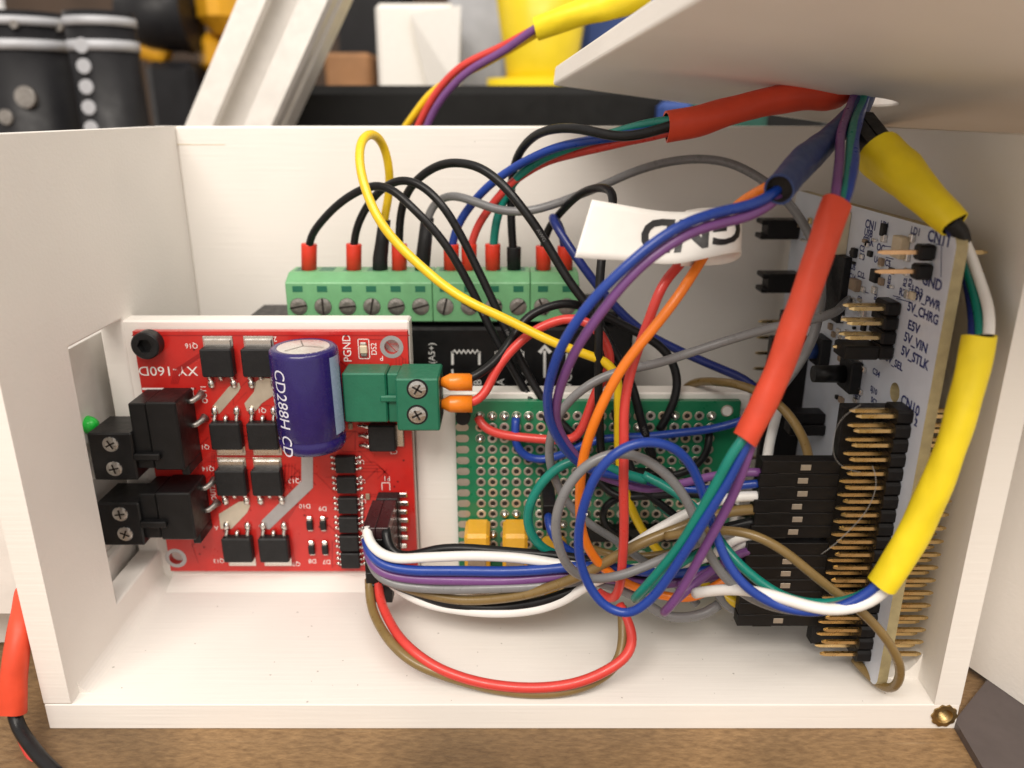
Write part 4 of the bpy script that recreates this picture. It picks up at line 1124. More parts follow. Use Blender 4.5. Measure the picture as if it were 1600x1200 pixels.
# black push button and its body
c = Bp(1337, 585)
bt = MB().rbox(XB-2.2, XB-.02, c.y-2.9, c.y+2.9, c.z-3.1, c.z+3.1, .25).build('push_button', 'chip', ctl)
MB().cyl((XB-2.1, c.y+.3, c.z), (XB-8.0, c.y+.3, c.z), 1.75, 1.6, 20).build('button_cap', 'black_plastic', bt)
for dy in (-3.6, 3.6):
    for dz in (-2.2, 2.2): MB().rbox(XB-.7, XB-.02, c.y+dy-.7, c.y+dy+.7, c.z+dz-.5, c.z+dz+.5, .15).build('lead', 'solder', bt)
c = Bp(1290, 548)
b2 = MB().rbox(XB-2.2, XB-.02, c.y-2.9, c.y+2.9, c.z-3.1, c.z+3.1, .25).build('push_button', 'chip', ctl)
MB().cyl((XB-2.1, c.y, c.z), (XB-5.0, c.y, c.z), 1.75, 1.6, 20).build('button_cap', 'deep_blue', b2)
# black jumpers at the far edge
for u, v in ((1245, 357), (1246, 440)):
    c = Bp(u, v, XB)
    j = MB().rbox(XB-7.4, XB-.02, c.y-2.4, c.y+2.4, c.z-2.2, c.z+2.2, .3)
    j.rbox(XB-8.8, XB-7.2, c.y-2.4, c.y+2.4, c.z+1.1, c.z+2.2, .2); j.rbox(XB-8.8, XB-7.2, c.y-2.4, c.y+2.4, c.z-2.2, c.z-1.1, .2)
    j.build('jumper_cap', 'plug_black', ctl)
for u, v in ((1218,650),(1232,668)):
    c = Bp(1285, v, XB)
    MB().rbox(XB-7.5, XB-.02, c.y-2, c.y+2, c.z-1.2, c.z+1.2, .3).build('jumper_cap', 'plug_black', ctl)
# lettering, read from the far edge towards the near one
T2 = lambda s, u, v, h, w=.9, r=(0,-1,0), up=(0,0,1): text(s, Bp(u, v, XB-.05), r, up, h*1.15, 'silk_blue', ctl, wide=w*(1.25 if r[1] else 1), bold=True)
T2('CN1', 1360, 351, 1.35); T2('USB', 1357, 364, 1.15); T2('STLK', 1357, 377, 1.15); T2('LD4', 1382, 351, 1.0); T2('LD1', 1430, 361, 1.05); T2('CN11', 1466, 372, 1.55)
T2('OC', 1376, 387, 1.15); T2('C2', 1347, 388, 1.0); T2('D3', 1347, 401, 1.0); T2('C5', 1387, 411, 1.0); T2('U4', 1370, 406, 1.0); T2('U5', 1333, 417, 1.0); T2('C12', 1345, 429, .95); T2('C14', 1332, 432, .9)
T2('GND', 1456, 441, 1.5); T2('LD3', 1433, 455, 1.2); T2('R7', 1410, 457, 1.1); T2('5V_PWR', 1449, 471, 1.25, .85)
T2('R2', 1414, 441, .95, .9, (0,0,1), (0,1,0)); T2('R3', 1422, 442, .95, .9, (0,0,1), (0,1,0)); T2('R5', 1368, 463, .9, .9, (0,0,1), (0,1,0)); T2('RED', 1389, 440, .9, .9, (0,0,1), (0,1,0))
T2('5V_CHRG', 1441, 490, 1.35, .85); T2('E5V', 1428, 511, 1.35); T2('5V_VIN', 1430, 536, 1.35, .9); T2('5V_STLK', 1429, 560, 1.4, .85); T2('5V_SEL', 1397, 567, 1.15, .9)
T2('C34', 1369, 582, .95); T2('SJ10', 1365, 611, .9); T2('CN10', 1422, 633, 1.5, .85); T2('2', 1431, 660, 1.1); T2('SCL', 1366, 627, .9); T2('NET', 1339, 619, .9); T2('C3', 1343, 467, .9); T2('U3', 1328, 470, .9)
fr = MB()
def bline(pix, w=.16):
    q = [Bp(u, v, XB-.05) for u, v in pix]
    for a, b_ in zip(q, q[1:]):
        d = (b_-a).normalized(); n_ = Vector((0, -d.z, d.y))*w/2
        fr.add([a+n_, b_+n_, b_-n_, a-n_], [(0,1,2,3)])
bline([(1411,632),(1431,645),(1431,663)]); bline([(1378,384),(1394,386)]); bline([(1400,466),(1422,472)]); bline([(1463,381),(1471,383),(1470,433)]); bline([(1406,372),(1402,374),(1401,384)])
for u, v in ((1340,432),(1420,451),(1384,402),(1395,462),(1345,455)): bline([(u,v),(u+12,v+3)])
fr.build('silk_lines', 'silk_blue', ctl)

# plugs pushed onto the socket strip
ph = thing('wire_plug_row', 'row of black single wire plugs pushed onto the white board', 'connector', (50.5, 128, -93))
z = -57.6
slots = 0
for k in range(13):
    if k == 6: z -= 1.0
    dx = random.uniform(-.3, .3) - k*.12
    h_ = MB().rbox(43.6+dx, 57.3, 126.1, 128.7, z-2.48, z, .12).build('housing', 'plug_black', ph)
    if k not in (6,):
        MB().rbox(51.2+dx-.9, 51.2+dx+.9, 126.0, 126.3, z-1.75, z-.7, .05).build('contact_window', 'pad', h_)
    MB().box(46.5+dx, 50+dx, 126.03, 126.12, z-2.46, z-2.3).build('key_slot', 'hole_dark', h_)
    z -= 2.54

# ================================================================== wires of the supply terminal
def bullet(w, p0, u, v, y):
    a = at(686, v, y); b = at(u, v, y)
    f = MB(); L = (b-a)
    f.tube([a, a+L*.10, a+L*.32, a+L*.36, b, b-L*.01, b-L*.12], [.55, .95, 1.68, 1.72, 1.74, 1.35, 1.2], 20)
    f.build('ferrule', 'ferrule_orange', w)
w = wire('black wire arching from the upper orange ferrule', 'w_black',
  '722,596,147.4; 742,588,147.4; 775,562,150; 800,527,153; 824,496,155; 855,481,156; 890,475,157; 930,487,158; 980,510,158; 1030,540,157; 1054,573,156; 1060,602,155; 1050,636,154; 1030,672,153.6', .90, 'wires of the green supply plug'); bullet(w, 0, 738, 597, 147.4)
w = wire('red wire rising from the lower orange ferrule and returning to the prototype board', 'w_red',
  '722,631,147.4; 741,630,147.4; 756,618,147.8; 766,598,149; 781,569,150; 802,543,151; 828,521,152; 860,506,152; 888,499,152; 912,501,151; 932,513,150; 948,538,150; 956,563,150; 951,580,150; 935,606,150; 918,645,150; 906,674,150; 893,688,150.5; 860,688,151; 810,683,152; 770,675,152; 752,664,152.5; 747,652,153.6', .95, 'wires of the green supply plug'); bullet(w, 0, 738, 631, 147.4)
wire('blue jumper wire bent across the top of the prototype board', 'w_blue',
  '806,653,153.6; 805,672,152.4; 806,695,152; 820,714,152; 845,719,152; 875,711,151.6; 905,697,151; 935,686,151; 975,682,151; 1020,682,151; 1070,677,151; 1120,668,151; 1165,655,150; 1200,640,148', .88)
wire('short black jumper bridging two solder joints of the prototype board', 'w_black',
  '1108,668,153.8; 1109,685,152; 1104,710,151.6; 1085,730,151.6; 1060,742,152; 1040,742,153', .8)
wire('thin black wire curled over the middle of the prototype board', 'w_black',
  '1012,700,152; 1030,735,151; 1045,745,151; 1020,755,150; 975,775,150; 945,790,150; 942,812,150; 960,832,151; 985,845,151.5', .8)
wire('black wire running from the prototype board to the lower plugs', 'w_black',
  '905,700,152; 925,740,150; 960,775,148; 1010,775,146; 1060,772,143; 1110,775,140; 1160,800,134; 1185,812,127.4', .8)

# ================================================================== cable bundles through the lid
HX, HY, HZ = hc.x, hc.y, hc.z
def to_hole(dx=0, dy=0, up=14):
    """pixel-free tail of a cable: up through the lid hole"""
    return Vector((HX+dx, HY+dy, HZ+up))
def wire3(label, m, P, r=.85, group=None):
    return tag(MB().tube(spline(P), r, 12).build('wire', m), label, 'wire', group)
def sleeve_pts(label, m, P, r, r_end=None, group=None):
    global parse
    keep = parse; parse = lambda s: s
    try: return sleeve(label, m, P, r, group, r_end=r_end)
    finally: parse = keep
# red sleeve gathering the terminal wires
sleeve_pts('red heat shrink sleeve lying over the back wall towards the lid hole', 'shrink_red',
  parse('1041,199,150; 1090,188,150; 1150,172,151; 1210,157,153; 1262,149,155; 1298,150,157') + [to_hole(-2.5, 0, 3), to_hole(-3, 1, 12), to_hole(-6, 10, 24), to_hole(-16, 26, 30)], 2.75, 2.5)
# blue sleeve
sleeve_pts('dark blue heat shrink sleeve hanging from the lid hole', 'shrink_blue',
  [to_hole(-6, 30, 32), to_hole(0, 10, 25), to_hole(2, -1, 12), to_hole(1.6, -1.5, 3)] + parse('1330,183,150; 1300,212,140; 1262,247,129; 1232,278,120; 1217,296,116'), 1.9, 2.2)
wire('blue wire of the foreground pair sweeping left in a wide arc', 'w_blue',
  '1240,270,122; 1228,284,119.4; 1208,304,117; 1180,319,117; 1130,330,117; 1080,345,116; 1030,374,115; 980,414,114; 930,464,114; 892,517,115; 867,568,117; 855,620,120; 861,668,123; 886,706,126; 920,730,129; 962,742,131; 1010,752,132; 1060,764,132; 1110,765,130; 1160,758,128; 1188,755,127.4', .78, 'foreground cable pair')
wire('purple wire of the foreground pair sweeping left in a wide arc', 'w_purple',
  '1243,273,122; 1232,287,119.8; 1212,312,117.6; 1180,333,117.4; 1130,346,117.4; 1085,361,116.4; 1038,391,115.4; 990,430,114.6; 945,478,114.6; 908,530,116; 884,580,118; 870,628,121; 872,666,124; 893,706,127; 925,736,130; 965,752,132; 1010,765,133; 1060,757,132; 1110,745,130; 1160,738,128; 1188,738,127.4', .78, 'foreground cable pair')
wire('orange wire running through the paper label and looping low', 'w_orange',
  '1238,268,122; 1224,280,120; 1204,289,119.4; 1180,302,121.6; 1150,325,126; 1125,360,128; 1104,394,127; 1085,425,125; 1055,468,123; 1020,512,122; 978,567,121; 942,632,121; 915,700,122; 905,765,123; 908,820,125; 925,862,126; 950,892,127; 985,916,128; 1025,930,128; 1065,935,127; 1090,931,127; 1135,905,128', .84)
wire('red wire leaving the paper label and hanging straight to the bundle', 'w_red',
  '1110,350,130; 1085,385,130; 1062,414,128; 1035,446,126; 1010,505,125; 990,565,124.5; 978,630,123.5; 974,720,122; 974,800,122; 974,870,123; 970,915,124; 955,938,126; 935,925,128', .84)
# second red sleeve and what goes in at the top
for lab, m, dx, du, dy in (('purple wire dropping from the lid hole into the long red sleeve', 'w_purple', -2.6, -9, -5.0), ('teal wire dropping from the lid hole into the long red sleeve', 'w_teal', -1.0, 8, -5.4), ('blue wire dropping from the lid hole into the long red sleeve', 'w_blue', -.2, 14, -4.6)):
    wire3(lab, m, [to_hole(dx-8, dy+28, 34), to_hole(dx-2, dy+10, 26), to_hole(dx, dy, 14), to_hole(dx*.9, dy, 2)] + parse('%d,200,138; %d,255,125; %d,312,117; %d,345,116' % (1328+du-4, 1325+du-4, 1312+du*.7, 1303+du*.4)), .74, 'wires into the long red sleeve')
sleeve('long red heat shrink sleeve slanting down in front of the white board', 'shrink_red', '1308,314,117; 1286,380,115; 1262,450,113.5; 1238,520,112; 1210,590,111; 1186,645,110; 1165,686,109.5', 1.98, r_end=1.98)
wire('teal wire out of the long red sleeve slanting down left', 'w_teal',
  '1182,650,110; 1168,678,109.6; 1148,702,108.9; 1120,755,109.5; 1085,815,111; 1048,870,113; 1012,915,115; 990,938,117; 1000,930,120; 1040,895,124; 1090,865,128; 1140,850,131', .78, 'wires out of the long red sleeve')
wire('blue wire out of the long red sleeve making the big foreground loop', 'w_blue',
  '1186,650,110; 1174,680,109.8; 1162,702,109.4; 1130,765,109.5; 1094,828,110; 1052,888,111; 1012,940,112; 980,960,113; 945,948,114; 918,910,114.5; 905,855,114; 908,798,113.5; 930,742,113; 966,706,113; 1010,692,113.5; 1050,698,114; 1080,725,115; 1097,768,115; 1112,820,114; 1135,875,112; 1170,920,110; 1215,948,109; 1265,957,108; 1315,947,107; 1362,922,106.5; 1392,890,106.5', .78, 'wires out of the long red sleeve')
wire('purple wire out of the long red sleeve folding back at the floor', 'w_purple',
  '1188,650,110.2; 1178,682,110.3; 1168,712,110; 1143,775,111; 1112,838,112; 1078,900,113; 1050,945,114; 1034,962,115; 1045,948,117.5; 1080,915,120; 1120,885,123; 1155,865,126; 1182,858,127.6', .76, 'wires out of the long red sleeve')
# yellow sleeves along the right wall
sleeve('thick yellow heat shrink sleeve behind the top of the white board', 'shrink_yellow', '1376,240,134; 1405,268,129; 1440,302,124; 1468,328,120.5; 1492,350,118.2', 3.95, r_end=2.4)
mb = MB()
a = at(1338, 185, 148); b = at(1390, 254, 132); d = (b-a).normalized(); s_ = d.cross(Vector((0,1,0))).normalized(); f_ = d.cross(s_)
for k in (-1, 1):
    o = a + s_*k*1.36
    L = (b-a).length
    mb.prism([(-1.2,-1.25),(1.2,-1.25),(1.2,1.25),(-1.2,1.25)], o, s_, f_, d*L)
tag(mb.build('cable_plug', 'plug_black'), 'black plug pair tucked into the thick yellow sleeve', 'connector')
wire3('black wire feeding the plug pair from the lid hole', 'w_black', [to_hole(0, 26, 28), to_hole(3, 10, 20), to_hole(3, 2, 12), to_hole(2, 1.5, 1)] + [a + s_*-1.2, a + d*3 + s_*-1.2], .8)
G_Y = 'wires between the two yellow sleeves'
wire('white wire beside the right wall between the yellow sleeves', 'w_white', '1486,345,117.6; 1502,368,120.5; 1520,408,120.5; 1535,450,118.6; 1545,490,115; 1544,530,112; 1535,570,111', .80, G_Y)
wire('teal wire beside the right wall between the yellow sleeves', 'w_teal', '1488,350,118; 1500,380,121.5; 1512,420,121.5; 1524,460,119.4; 1531,500,116; 1531,535,112.5; 1524,570,111.5', .78, G_Y)
wire('dark blue wire beside the right wall between the yellow sleeves', 'w_navy', '1484,352,118; 1494,385,122; 1506,425,122.4; 1516,465,120.4; 1521,505,117; 1519,540,113; 1514,570,112', .78, G_Y)
wire('black wire end at the tip of the thick yellow sleeve', 'shrink_black', '1482,345,117.5; 1496,354,118; 1502,364,118.4; 1504,376,118.8', 1.2, G_Y)
sleeve('long yellow heat shrink sleeve hanging along the right wall', 'shrink_yellow', '1530,524,111; 1519,580,110; 1505,640,109; 1484,705,108; 1458,770,107.4; 1425,838,107; 1398,885,106.7; 1378,914,106.6', 2.15, r_end=2.35)
G_L = 'wires out of the long yellow sleeve'
wire('white wire curving out of the long yellow sleeve to the left', 'w_white', '1400,895,106.2; 1376,930,106.2; 1340,948,106.4; 1295,954,107; 1250,943,108; 1205,928,110; 1160,921,113; 1120,922,116; 1085,927,119', .92, G_L)
wire('grey wire curving out of the long yellow sleeve and crossing the bundle', 'w_grey', '1392,895,107.8; 1365,922,108.4; 1325,944,109; 1280,953,109.8; 1230,954,111; 1180,937,113; 1140,908,115; 1112,870,116.5; 1094,828,117.6; 1074,785,118; 1042,744,118; 1003,716,117.5; 962,708,117; 922,722,116.6; 890,756,116.4; 871,804,116.6; 871,850,117.5; 888,888,119; 925,905,120.5; 970,900,121.5; 1020,880,123; 1070,856,125; 1115,838,127; 1160,832,129', .82, G_L)
wire('teal wire out of the long yellow sleeve passing under the blue one', 'w_teal', '1380,912,108.6; 1330,938,111; 1280,944,113; 1230,935,115; 1190,912,117; 1150,878,119; 1122,842,122; 1095,800,126; 1050,765,129; 1005,742,131', .84, G_L)

# ================================================================== the ribbon of logic wires
G_R = 'logic wires from the red board plug'
wire('white wire on top of the ribbon from the red board', 'w_white', '573,826,138.5; 576,846,136; 592,864,134; 620,874,133; 660,872,132.5; 740,868,131.5; 820,872,130.5; 880,882,129.5; 930,887,128.6; 975,863,128; 1020,832,128; 1060,808,128; 1100,789,128; 1145,777,127.6; 1188,775,127.4', .97, G_R)
wire('black wire lying above the white one in the ribbon', 'w_black', '603,826,138.5; 604,846,136.6; 614,866,135.6; 640,870,135; 680,860,134.6; 720,857,134; 800,861,133; 870,870,132; 930,880,131; 990,905,131; 1060,900,131', .97, G_R)
wire('blue wire below the white one in the ribbon', 'w_blue', '572,842,138; 577,864,135.6; 596,882,133.6; 630,890,132.6; 700,892,131.4; 780,892,130; 850,890,129; 905,886,128.6; 960,888,128.6; 1040,896,129; 1110,890,129.4; 1170,874,128.4; 1186,872,127.6', .97, G_R)
wire('purple wire in the middle of the ribbon', 'w_purple', '574,856,138; 580,880,135.6; 602,897,133.8; 640,904,132.8; 740,906,131; 830,905,129.8; 890,901,129.4; 950,903,129.6; 1020,912,130; 1090,905,130; 1150,890,129; 1186,885,127.8', .97, G_R)
wire('grey wire on the lower side of the ribbon', 'w_grey', '577,868,138; 585,892,135.6; 610,910,133.6; 660,918,132.4; 740,920,130.6; 830,917,129.6; 885,910,129.6; 930,908,130; 990,930,130; 1040,962,129; 1085,964,127; 1110,955,127; 1122,945,128', .97, G_R)
wire('brown wire crossing from under the ribbon up to the plugs', 'w_brown', '585,880,138.5; 600,903,136.6; 640,920,135; 700,934,132.6; 765,937,130.6; 820,931,129; 870,914,128; 915,894,127; 960,870,126.4; 1010,846,126; 1060,826,126; 1110,808,126.6; 1150,798,127; 1188,795,127.4', .97, G_R)
wire('black wire along the bottom of the ribbon', 'w_black', '590,890,139; 606,908,137; 650,925,135; 700,942,133; 770,950,131.4; 840,942,130; 890,925,129.6; 930,908,130; 990,890,131; 1060,870,131; 1120,830,129; 1180,815,127.6', .97, G_R)
wire('lowest white wire sagging under the ribbon', 'w_white', '598,895,139; 612,912,137; 650,935,135; 700,950,133; 770,958,131; 840,952,129.6; 885,936,129; 925,910,129; 975,890,129.6; 1050,885,130; 1110,870,129; 1150,840,128; 1185,835,127.8', .97, G_R)
wire('red wire of the big loop lying on the box floor', 'w_red', '591,905,139; 593,932,136; 606,968,130; 636,1008,123; 680,1041,119.5; 730,1061,118; 790,1073,117; 850,1075,116.6; 905,1066,116.6; 950,1046,117; 982,1022,118.4; 990,998,120.6; 982,972,123; 968,945,126', .92, 'floor loop')
wire('brown wire of the big loop lying on the box floor', 'w_brown', '577,905,139; 578,935,136; 587,968,130.6; 612,1004,124; 650,1035,120.4; 700,1058,118.8; 760,1075,117.8; 830,1083,117; 890,1079,117; 938,1062,117.6; 966,1035,119; 973,1005,121; 973,975,123; 972,948,126', .92, 'floor loop')
# others
wire('grey wire from the white board looping far left and back', 'w_grey', '1326,468,151; 1316,477,144; 1302,489,136; 1262,502,132; 1200,514,132; 1140,530,132; 1080,549,132; 1020,570,131; 965,582,131; 925,598,131; 888,628,131; 866,668,131.6; 858,708,132; 866,748,133; 888,788,135; 920,818,136; 965,846,137; 1010,880,136; 1060,915,133; 1090,945,131', .80)
wire('second grey wire leaving the white board behind the red sleeve', 'w_grey', '1282,430,146; 1283,470,143; 1270,525,140; 1243,575,139; 1215,612,139; 1195,640,140', .92)
wire('brown wire curving down to the top of the plug row', 'w_brown', '1062,622,165; 1072,606,163; 1086,599,160; 1112,597,154; 1150,600,148; 1190,614,144; 1225,638,140; 1250,672,136; 1262,705,131; 1264,722,128', .88)
wire('long brown wire looping round the bottom corner of the white board', 'w_brown', '1040,838,124; 1080,832,122; 1120,829,120; 1165,832,118; 1215,853,116; 1262,888,114.6; 1305,926,113.6; 1345,957,112.6; 1378,990,112; 1400,1025,112; 1407,1053,113; 1398,1075,115; 1378,1072,118; 1355,1052,121; 1335,1030,124', .80)
wire('white wire plugged in at the upper plugs', 'w_white', '1215,640,150; 1205,680,146; 1200,710,141; 1196,735,137', 1.0)
wire('teal wire bowing out to the left of the grey loops', 'w_teal', '1010,750,131; 970,738,131; 925,722,131; 893,722,131; 863,737,131; 838,768,131; 825,808,131.4; 834,842,132; 856,862,133; 885,870,134; 930,880,134', .88)
wire('short blue wire out of the small black plug', 'w_blue', '857,805,139; 857,818,136; 864,838,135; 882,856,135; 910,872,135; 945,882,135', .88)
wire('purple wire rising to the lower plugs', 'w_purple', '1060,915,128; 1095,900,128; 1130,880,128; 1155,864,128; 1180,860,127.6', .84)
wire('white wire stub at the lower plugs', 'w_white', '1130,870,130; 1150,858,129; 1170,842,128; 1182,838,127.8', .84)
wire('yellow wire end tucked under the lower plugs', 'w_yellow', '1120,925,132; 1140,938,131; 1165,950,129; 1185,958,127.8', .95)
wire('grey wire end lying behind the lower plugs', 'w_grey', '1115,905,132; 1125,935,131; 1150,955,130; 1175,962,128.4', .88)
for lab, m, sp_ in (('dark twisted lead crossing low behind the big loops', 'w_black', '960,640,150; 975,700,148; 1000,760,146; 1050,800,144; 1090,840,141; 1110,880,138'),
                    ('faint green lead under the grey loop', 'w_teal', '1030,790,146; 1070,820,142; 1110,850,136; 1150,880,131; 1190,905,128'),
                    ('tan lead hidden between prototype board and ribbon', 'w_brown', '905,850,140; 950,865,140; 1000,870,138; 1060,862,136; 1110,845,132')):
    wire(lab, m, sp_, .8)
# red and black supply cable outside the left wall
sleeve('red heat shrink sleeve outside the left wall', 'shrink_red', '44,925,124; 38,965,119; 28,1005,115.5; 21,1050,113.5; 20,1112,112', 2.0, r_end=2.1)
wire('thick black supply wire leaving the left red sleeve', 'w_black', '20,1092,113; 22,1116,112.2; 28,1136,111; 40,1155,109; 62,1183,106; 92,1212,103', 1.15, 'supply cable')
wire('thin red supply wire beside the thick black one', 'w_red', '24,1085,113; 27,1130,112; 38,1162,110.5; 55,1190,108; 78,1214,105.5', .85, 'supply cable')

# ================================================================== paper label
rowsT = [(925,312,125),(958,319,125.5),(990,324,126),(1025,329,126.4),(1060,331,126.4),(1090,330,126),(1118,327,125.6),(1140,325,125.6),(1155,328,126.4),(1161,334,128)]
rowsB = [(898,402,122),(940,407,122.4),(982,410,122.6),(1020,412.5,122.6),(1052,413,122.4),(1080,407,121.8),(1105,401,121.4),(1130,396,121.4),(1150,393,122),(1159,392,123.4)]
backT = [(1156,333,130.6),(1140,328,132.6),(1118,325,133),(1095,326,131.6),(1072,329,129)]
backB = [(1158,403,126.4),(1140,412,128.4),(1115,415,128.6),(1088,416,127),(1064,416,124)]
TT = [at(*p) for p in rowsT + backT]; BB = [at(*p) for p in rowsB + backB]
NV = 8
def fair(P):
    for _ in range(1): P = [P[0]] + [(P[i-1]+P[i]*4+P[i+1])/6 for i in range(1, len(P)-1)] + [P[-1]]
    return spline(P, 1.0) if False else P
def resamp(P, n):
    S = spline(P, .5); out = []
    for k in range(n): out.append(S[round(k*(len(S)-1)/(n-1))])
    return out
NS = 70
TT2, BB2 = resamp(fair(TT), NS), resamp(fair(BB), NS)
lb = MB()
lb.add([TT2[i].lerp(BB2[i], j/NV) for i in range(NS) for j in range(NV+1)],
       [(i*(NV+1)+j, i*(NV+1)+j+1, (i+1)*(NV+1)+j+1, (i+1)*(NV+1)+j) for i in range(NS-1) for j in range(NV)], True)
lab = lb.build('paper_label', 'paper')
tag(lab, 'white paper flag label reading GND upside down, wrapped round two wires', 'label')
sm_ = lab.modifiers.new('solidify', 'SOLIDIFY'); sm_.thickness = .00012; sm_.offset = 0
# lettering follows the sheet: x runs back along it, y hangs down
arc = [0.0]
for i in range(1, NS): arc.append(arc[-1] + (TT2[i].lerp(BB2[i], .5) - TT2[i-1].lerp(BB2[i-1], .5)).length)
def on_label(s, t):
    s = max(0, min(arc[-1]-1e-6, s)); i = max(k for k in range(NS-1) if arc[k] <= s)
    f = (s-arc[i])/(arc[i+1]-arc[i])
    p = TT2[i].lerp(TT2[i+1], f).lerp(BB2[i].lerp(BB2[i+1], f), t)
    e1 = TT2[i+1]-TT2[i]; e2 = BB2[i]-TT2[i]; nrm = e1.cross(e2).normalized()
    if nrm.y > 0: nrm = -nrm
    return p + nrm*.16
# arc length at pixel u of the front sheet
def arc_at(u):
    best = min(range(NS//2+12), key=lambda i: abs(FPX*(TT2[i].lerp(BB2[i],.5).x)/(TT2[i].lerp(BB2[i],.5).y*CT - TT2[i].lerp(BB2[i],.5).z*ST) + 800 - u)); return arc[best]
sD0, sD1 = arc_at(1000), arc_at(1150)
vsT, _ = text_geo('GND', True); wT = max(v.x for v in vsT) - min(v.x for v in vsT)
hL = 5.6; kw = (sD1 - sD0 + 1.0) / (wT*hL/.72)
mid = (sD0+sD1+1.0)/2
text('GND', None, None, None, hL, 'ink', lab, fn=lambda x, y: on_label(mid - x, .47 + y/9.0), wide=kw, bold=True)

# ================================================================== blurred things behind and beside the box
BYD = 330.0
def can(label, u0, u1, vt, y, band):
    a, b = at(u0, 120, y), at(u1, 120, y); r = (b.x-a.x)/2; cx_ = (a.x+b.x)/2; zt_ = at(u0, vt, y).z
    t = thing('black_canister', label, 'canister', (cx_, y+r, -EYE), 'black canisters')
    MB().cyl((cx_, y+r, -EYE), (cx_, y+r, zt_), r, r*.985, 40).build('body', 'tool_black', t)
    for dz0, dz1 in ((2.0, 5.2), (10.2, 14.0)):
        MB().cyl((cx_, y+r, zt_-dz1), (cx_, y+r, zt_-dz0), r*1.025, r*1.025, 40, cap=True).build('pale_band', 'tool_grey', t)
    return t, cx_, r, zt_
t, cx_, r, z_ = can('left black canister with pale bands and a round badge', -70, 82, 14, BYD, 0)
for u, v, ru in ((14, 183, 3.2),(42, 152, 4.6),(24, 38, 1.8),(68, 38, 1.8)):
    p = at(u, v, BYD+2); a = math.asin(max(-1, min(1, (p.x-cx_)/r)))
    MB().cyl((p.x, BYD+r-r*math.cos(a)+.6, p.z), (p.x, BYD+r-r*math.cos(a)-.9, p.z), ru, ru*.85, 20).build('badge', 'steel_dull', t)
t, cx_, r, z_ = can('right black canister with a row of pale dots down its side', 92, 197, 14, BYD-8, 0)
for k in range(6):
    p = at(134+k*3.6, 72+k*32, BYD-8+3); a = math.asin(max(-1, min(1, (p.x-cx_)/r)))
    MB().cyl((p.x, BYD-8+r-r*math.cos(a)+.5, p.z), (p.x, BYD-8+r-r*math.cos(a)-.9, p.z), 2.9, 2.6, 16).build('pale_dot', 'tool_grey', t)
# power tool
yt = 470.0
pt = thing('power_tool', 'yellow and black power tool lying behind the canisters', 'power tool', at(290, 250, yt))
def blk(name, u0, u1, v0, v1, y, dep, m, par, bev=4):
    a, b = at(u0, v0, y), at(u1, v1, y); return MB().rbox(a.x, b.x, y, y+dep, b.z, a.z, bev).build(name, m, par)
a, b = at(195, 30, yt), at(300, 25, yt)
MB().tube([a, a+(b-a)*.4, b], [13, 17, 18], 24).build('chuck', 'tool_black', pt)
blk('motor_housing', 288, 372, -60, 52, yt-4, 46, 'tool_yellow', pt, 9)
blk('gear_case', 262, 300, -20, 24, yt-2, 40, 'tool_black', pt, 5)
blk('handle', 300, 345, 48, 118, yt+4, 30, 'tool_yellow', pt, 8)
MB().tube([at(196, 68, yt), at(228, 74, yt), at(250, 84, yt), at(262, 92, yt)], [5, 7, 6, 5], 14).build('side_handle', 'tool_yellow', pt)
blk('trigger', 276, 300, 58, 82, yt+6, 16, 'steel_dull', pt, 3)
blk('battery', 222, 320, 95, 260, yt-8, 60, 'tool_black', pt)
# slotted aluminium rail leaning behind the box
ye = 262.0
p0, p1 = at(333, 250, ye), at(493, -120, ye)
ad = (p1-p0).normalized(); sx = Vector((0,1,0)).cross(ad).normalized(); sx = sx if sx.x > 0 else -sx; sy_ = Vector((0,1,0))
W = (at(425,195,ye)-at(290,195,ye)).length * abs(ad.z)
h = W/2
prof = [(-h,0),(-h*.36,0),(-h*.30,3),(-h*.62,5),(-h*.62,9),(h*.62,9),(h*.62,5),(h*.30,3),(h*.36,0),(h,0),(h*1.08,2),(h*1.08,7),(h*.7,8),(h*.7,12),(h*1.08,13),(h*1.08,26),(-h,26)]
rail = MB().prism([(p[0], p[1]) for p in prof], p0, sx, sy_, p1-p0)
tag(rail.build('aluminium_rail', 'alu'), 'slotted aluminium rail leaning diagonally behind the box', 'rail')
# black bar
yb = 300.0
z0, z1 = at(700, 215, yb).z, at(700, 133, yb).z
MBb = MB().rbox(at(448, 170, yb).x, at(1300, 170, yb).x, yb, yb+26, z0-60, z1, 3.0)
tag(MBb.build('black_bar', 'bar_black'), 'long black bar standing right behind the box', 'bar')
# white box, cup, paper
yw = 420.0
def crate(name, label, cat, u0, u1, v0, v1, y, dep, m, bev=2):
    a, b = at(u0, v0, y), at(u1, v1, y)
    return tag(MB().rbox(a.x, b.x, y, y+dep, -EYE, a.z, bev).build(name, m), label, cat)
crate('white_carton', 'white carton standing behind the black bar', 'carton', 585, 716, 5, 300, yw, 60, 'paper')
crate('brown_carton', 'small brown cardboard carton left of the white one', 'carton', 505, 590, 82, 300, yw+50, 60, 'cardboard')
crate('dark_crate', 'dark crate in the far background above the brown carton', 'crate', 520, 640, -60, 200, yw+150, 60, 'tool_black')
crate('grey_carton', 'grey carton edge between white carton and yellow cup', 'carton', 700, 790, -20, 300, yw+70, 60, 'tool_grey')
q = [at(640, 20, yw-3), at(720, 8, yw-14), at(716, 140, yw-14), at(668, 140, yw-3)]
tag(MB().add(q + [p + Vector((0, .6, 0)) for p in q], [(0,1,2,3),(7,6,5,4),(0,4,5,1),(1,5,6,2),(2,6,7,3),(3,7,4,0)]).build('paper_sheet', 'paper'), 'white paper sheet leaning on the white carton', 'paper')
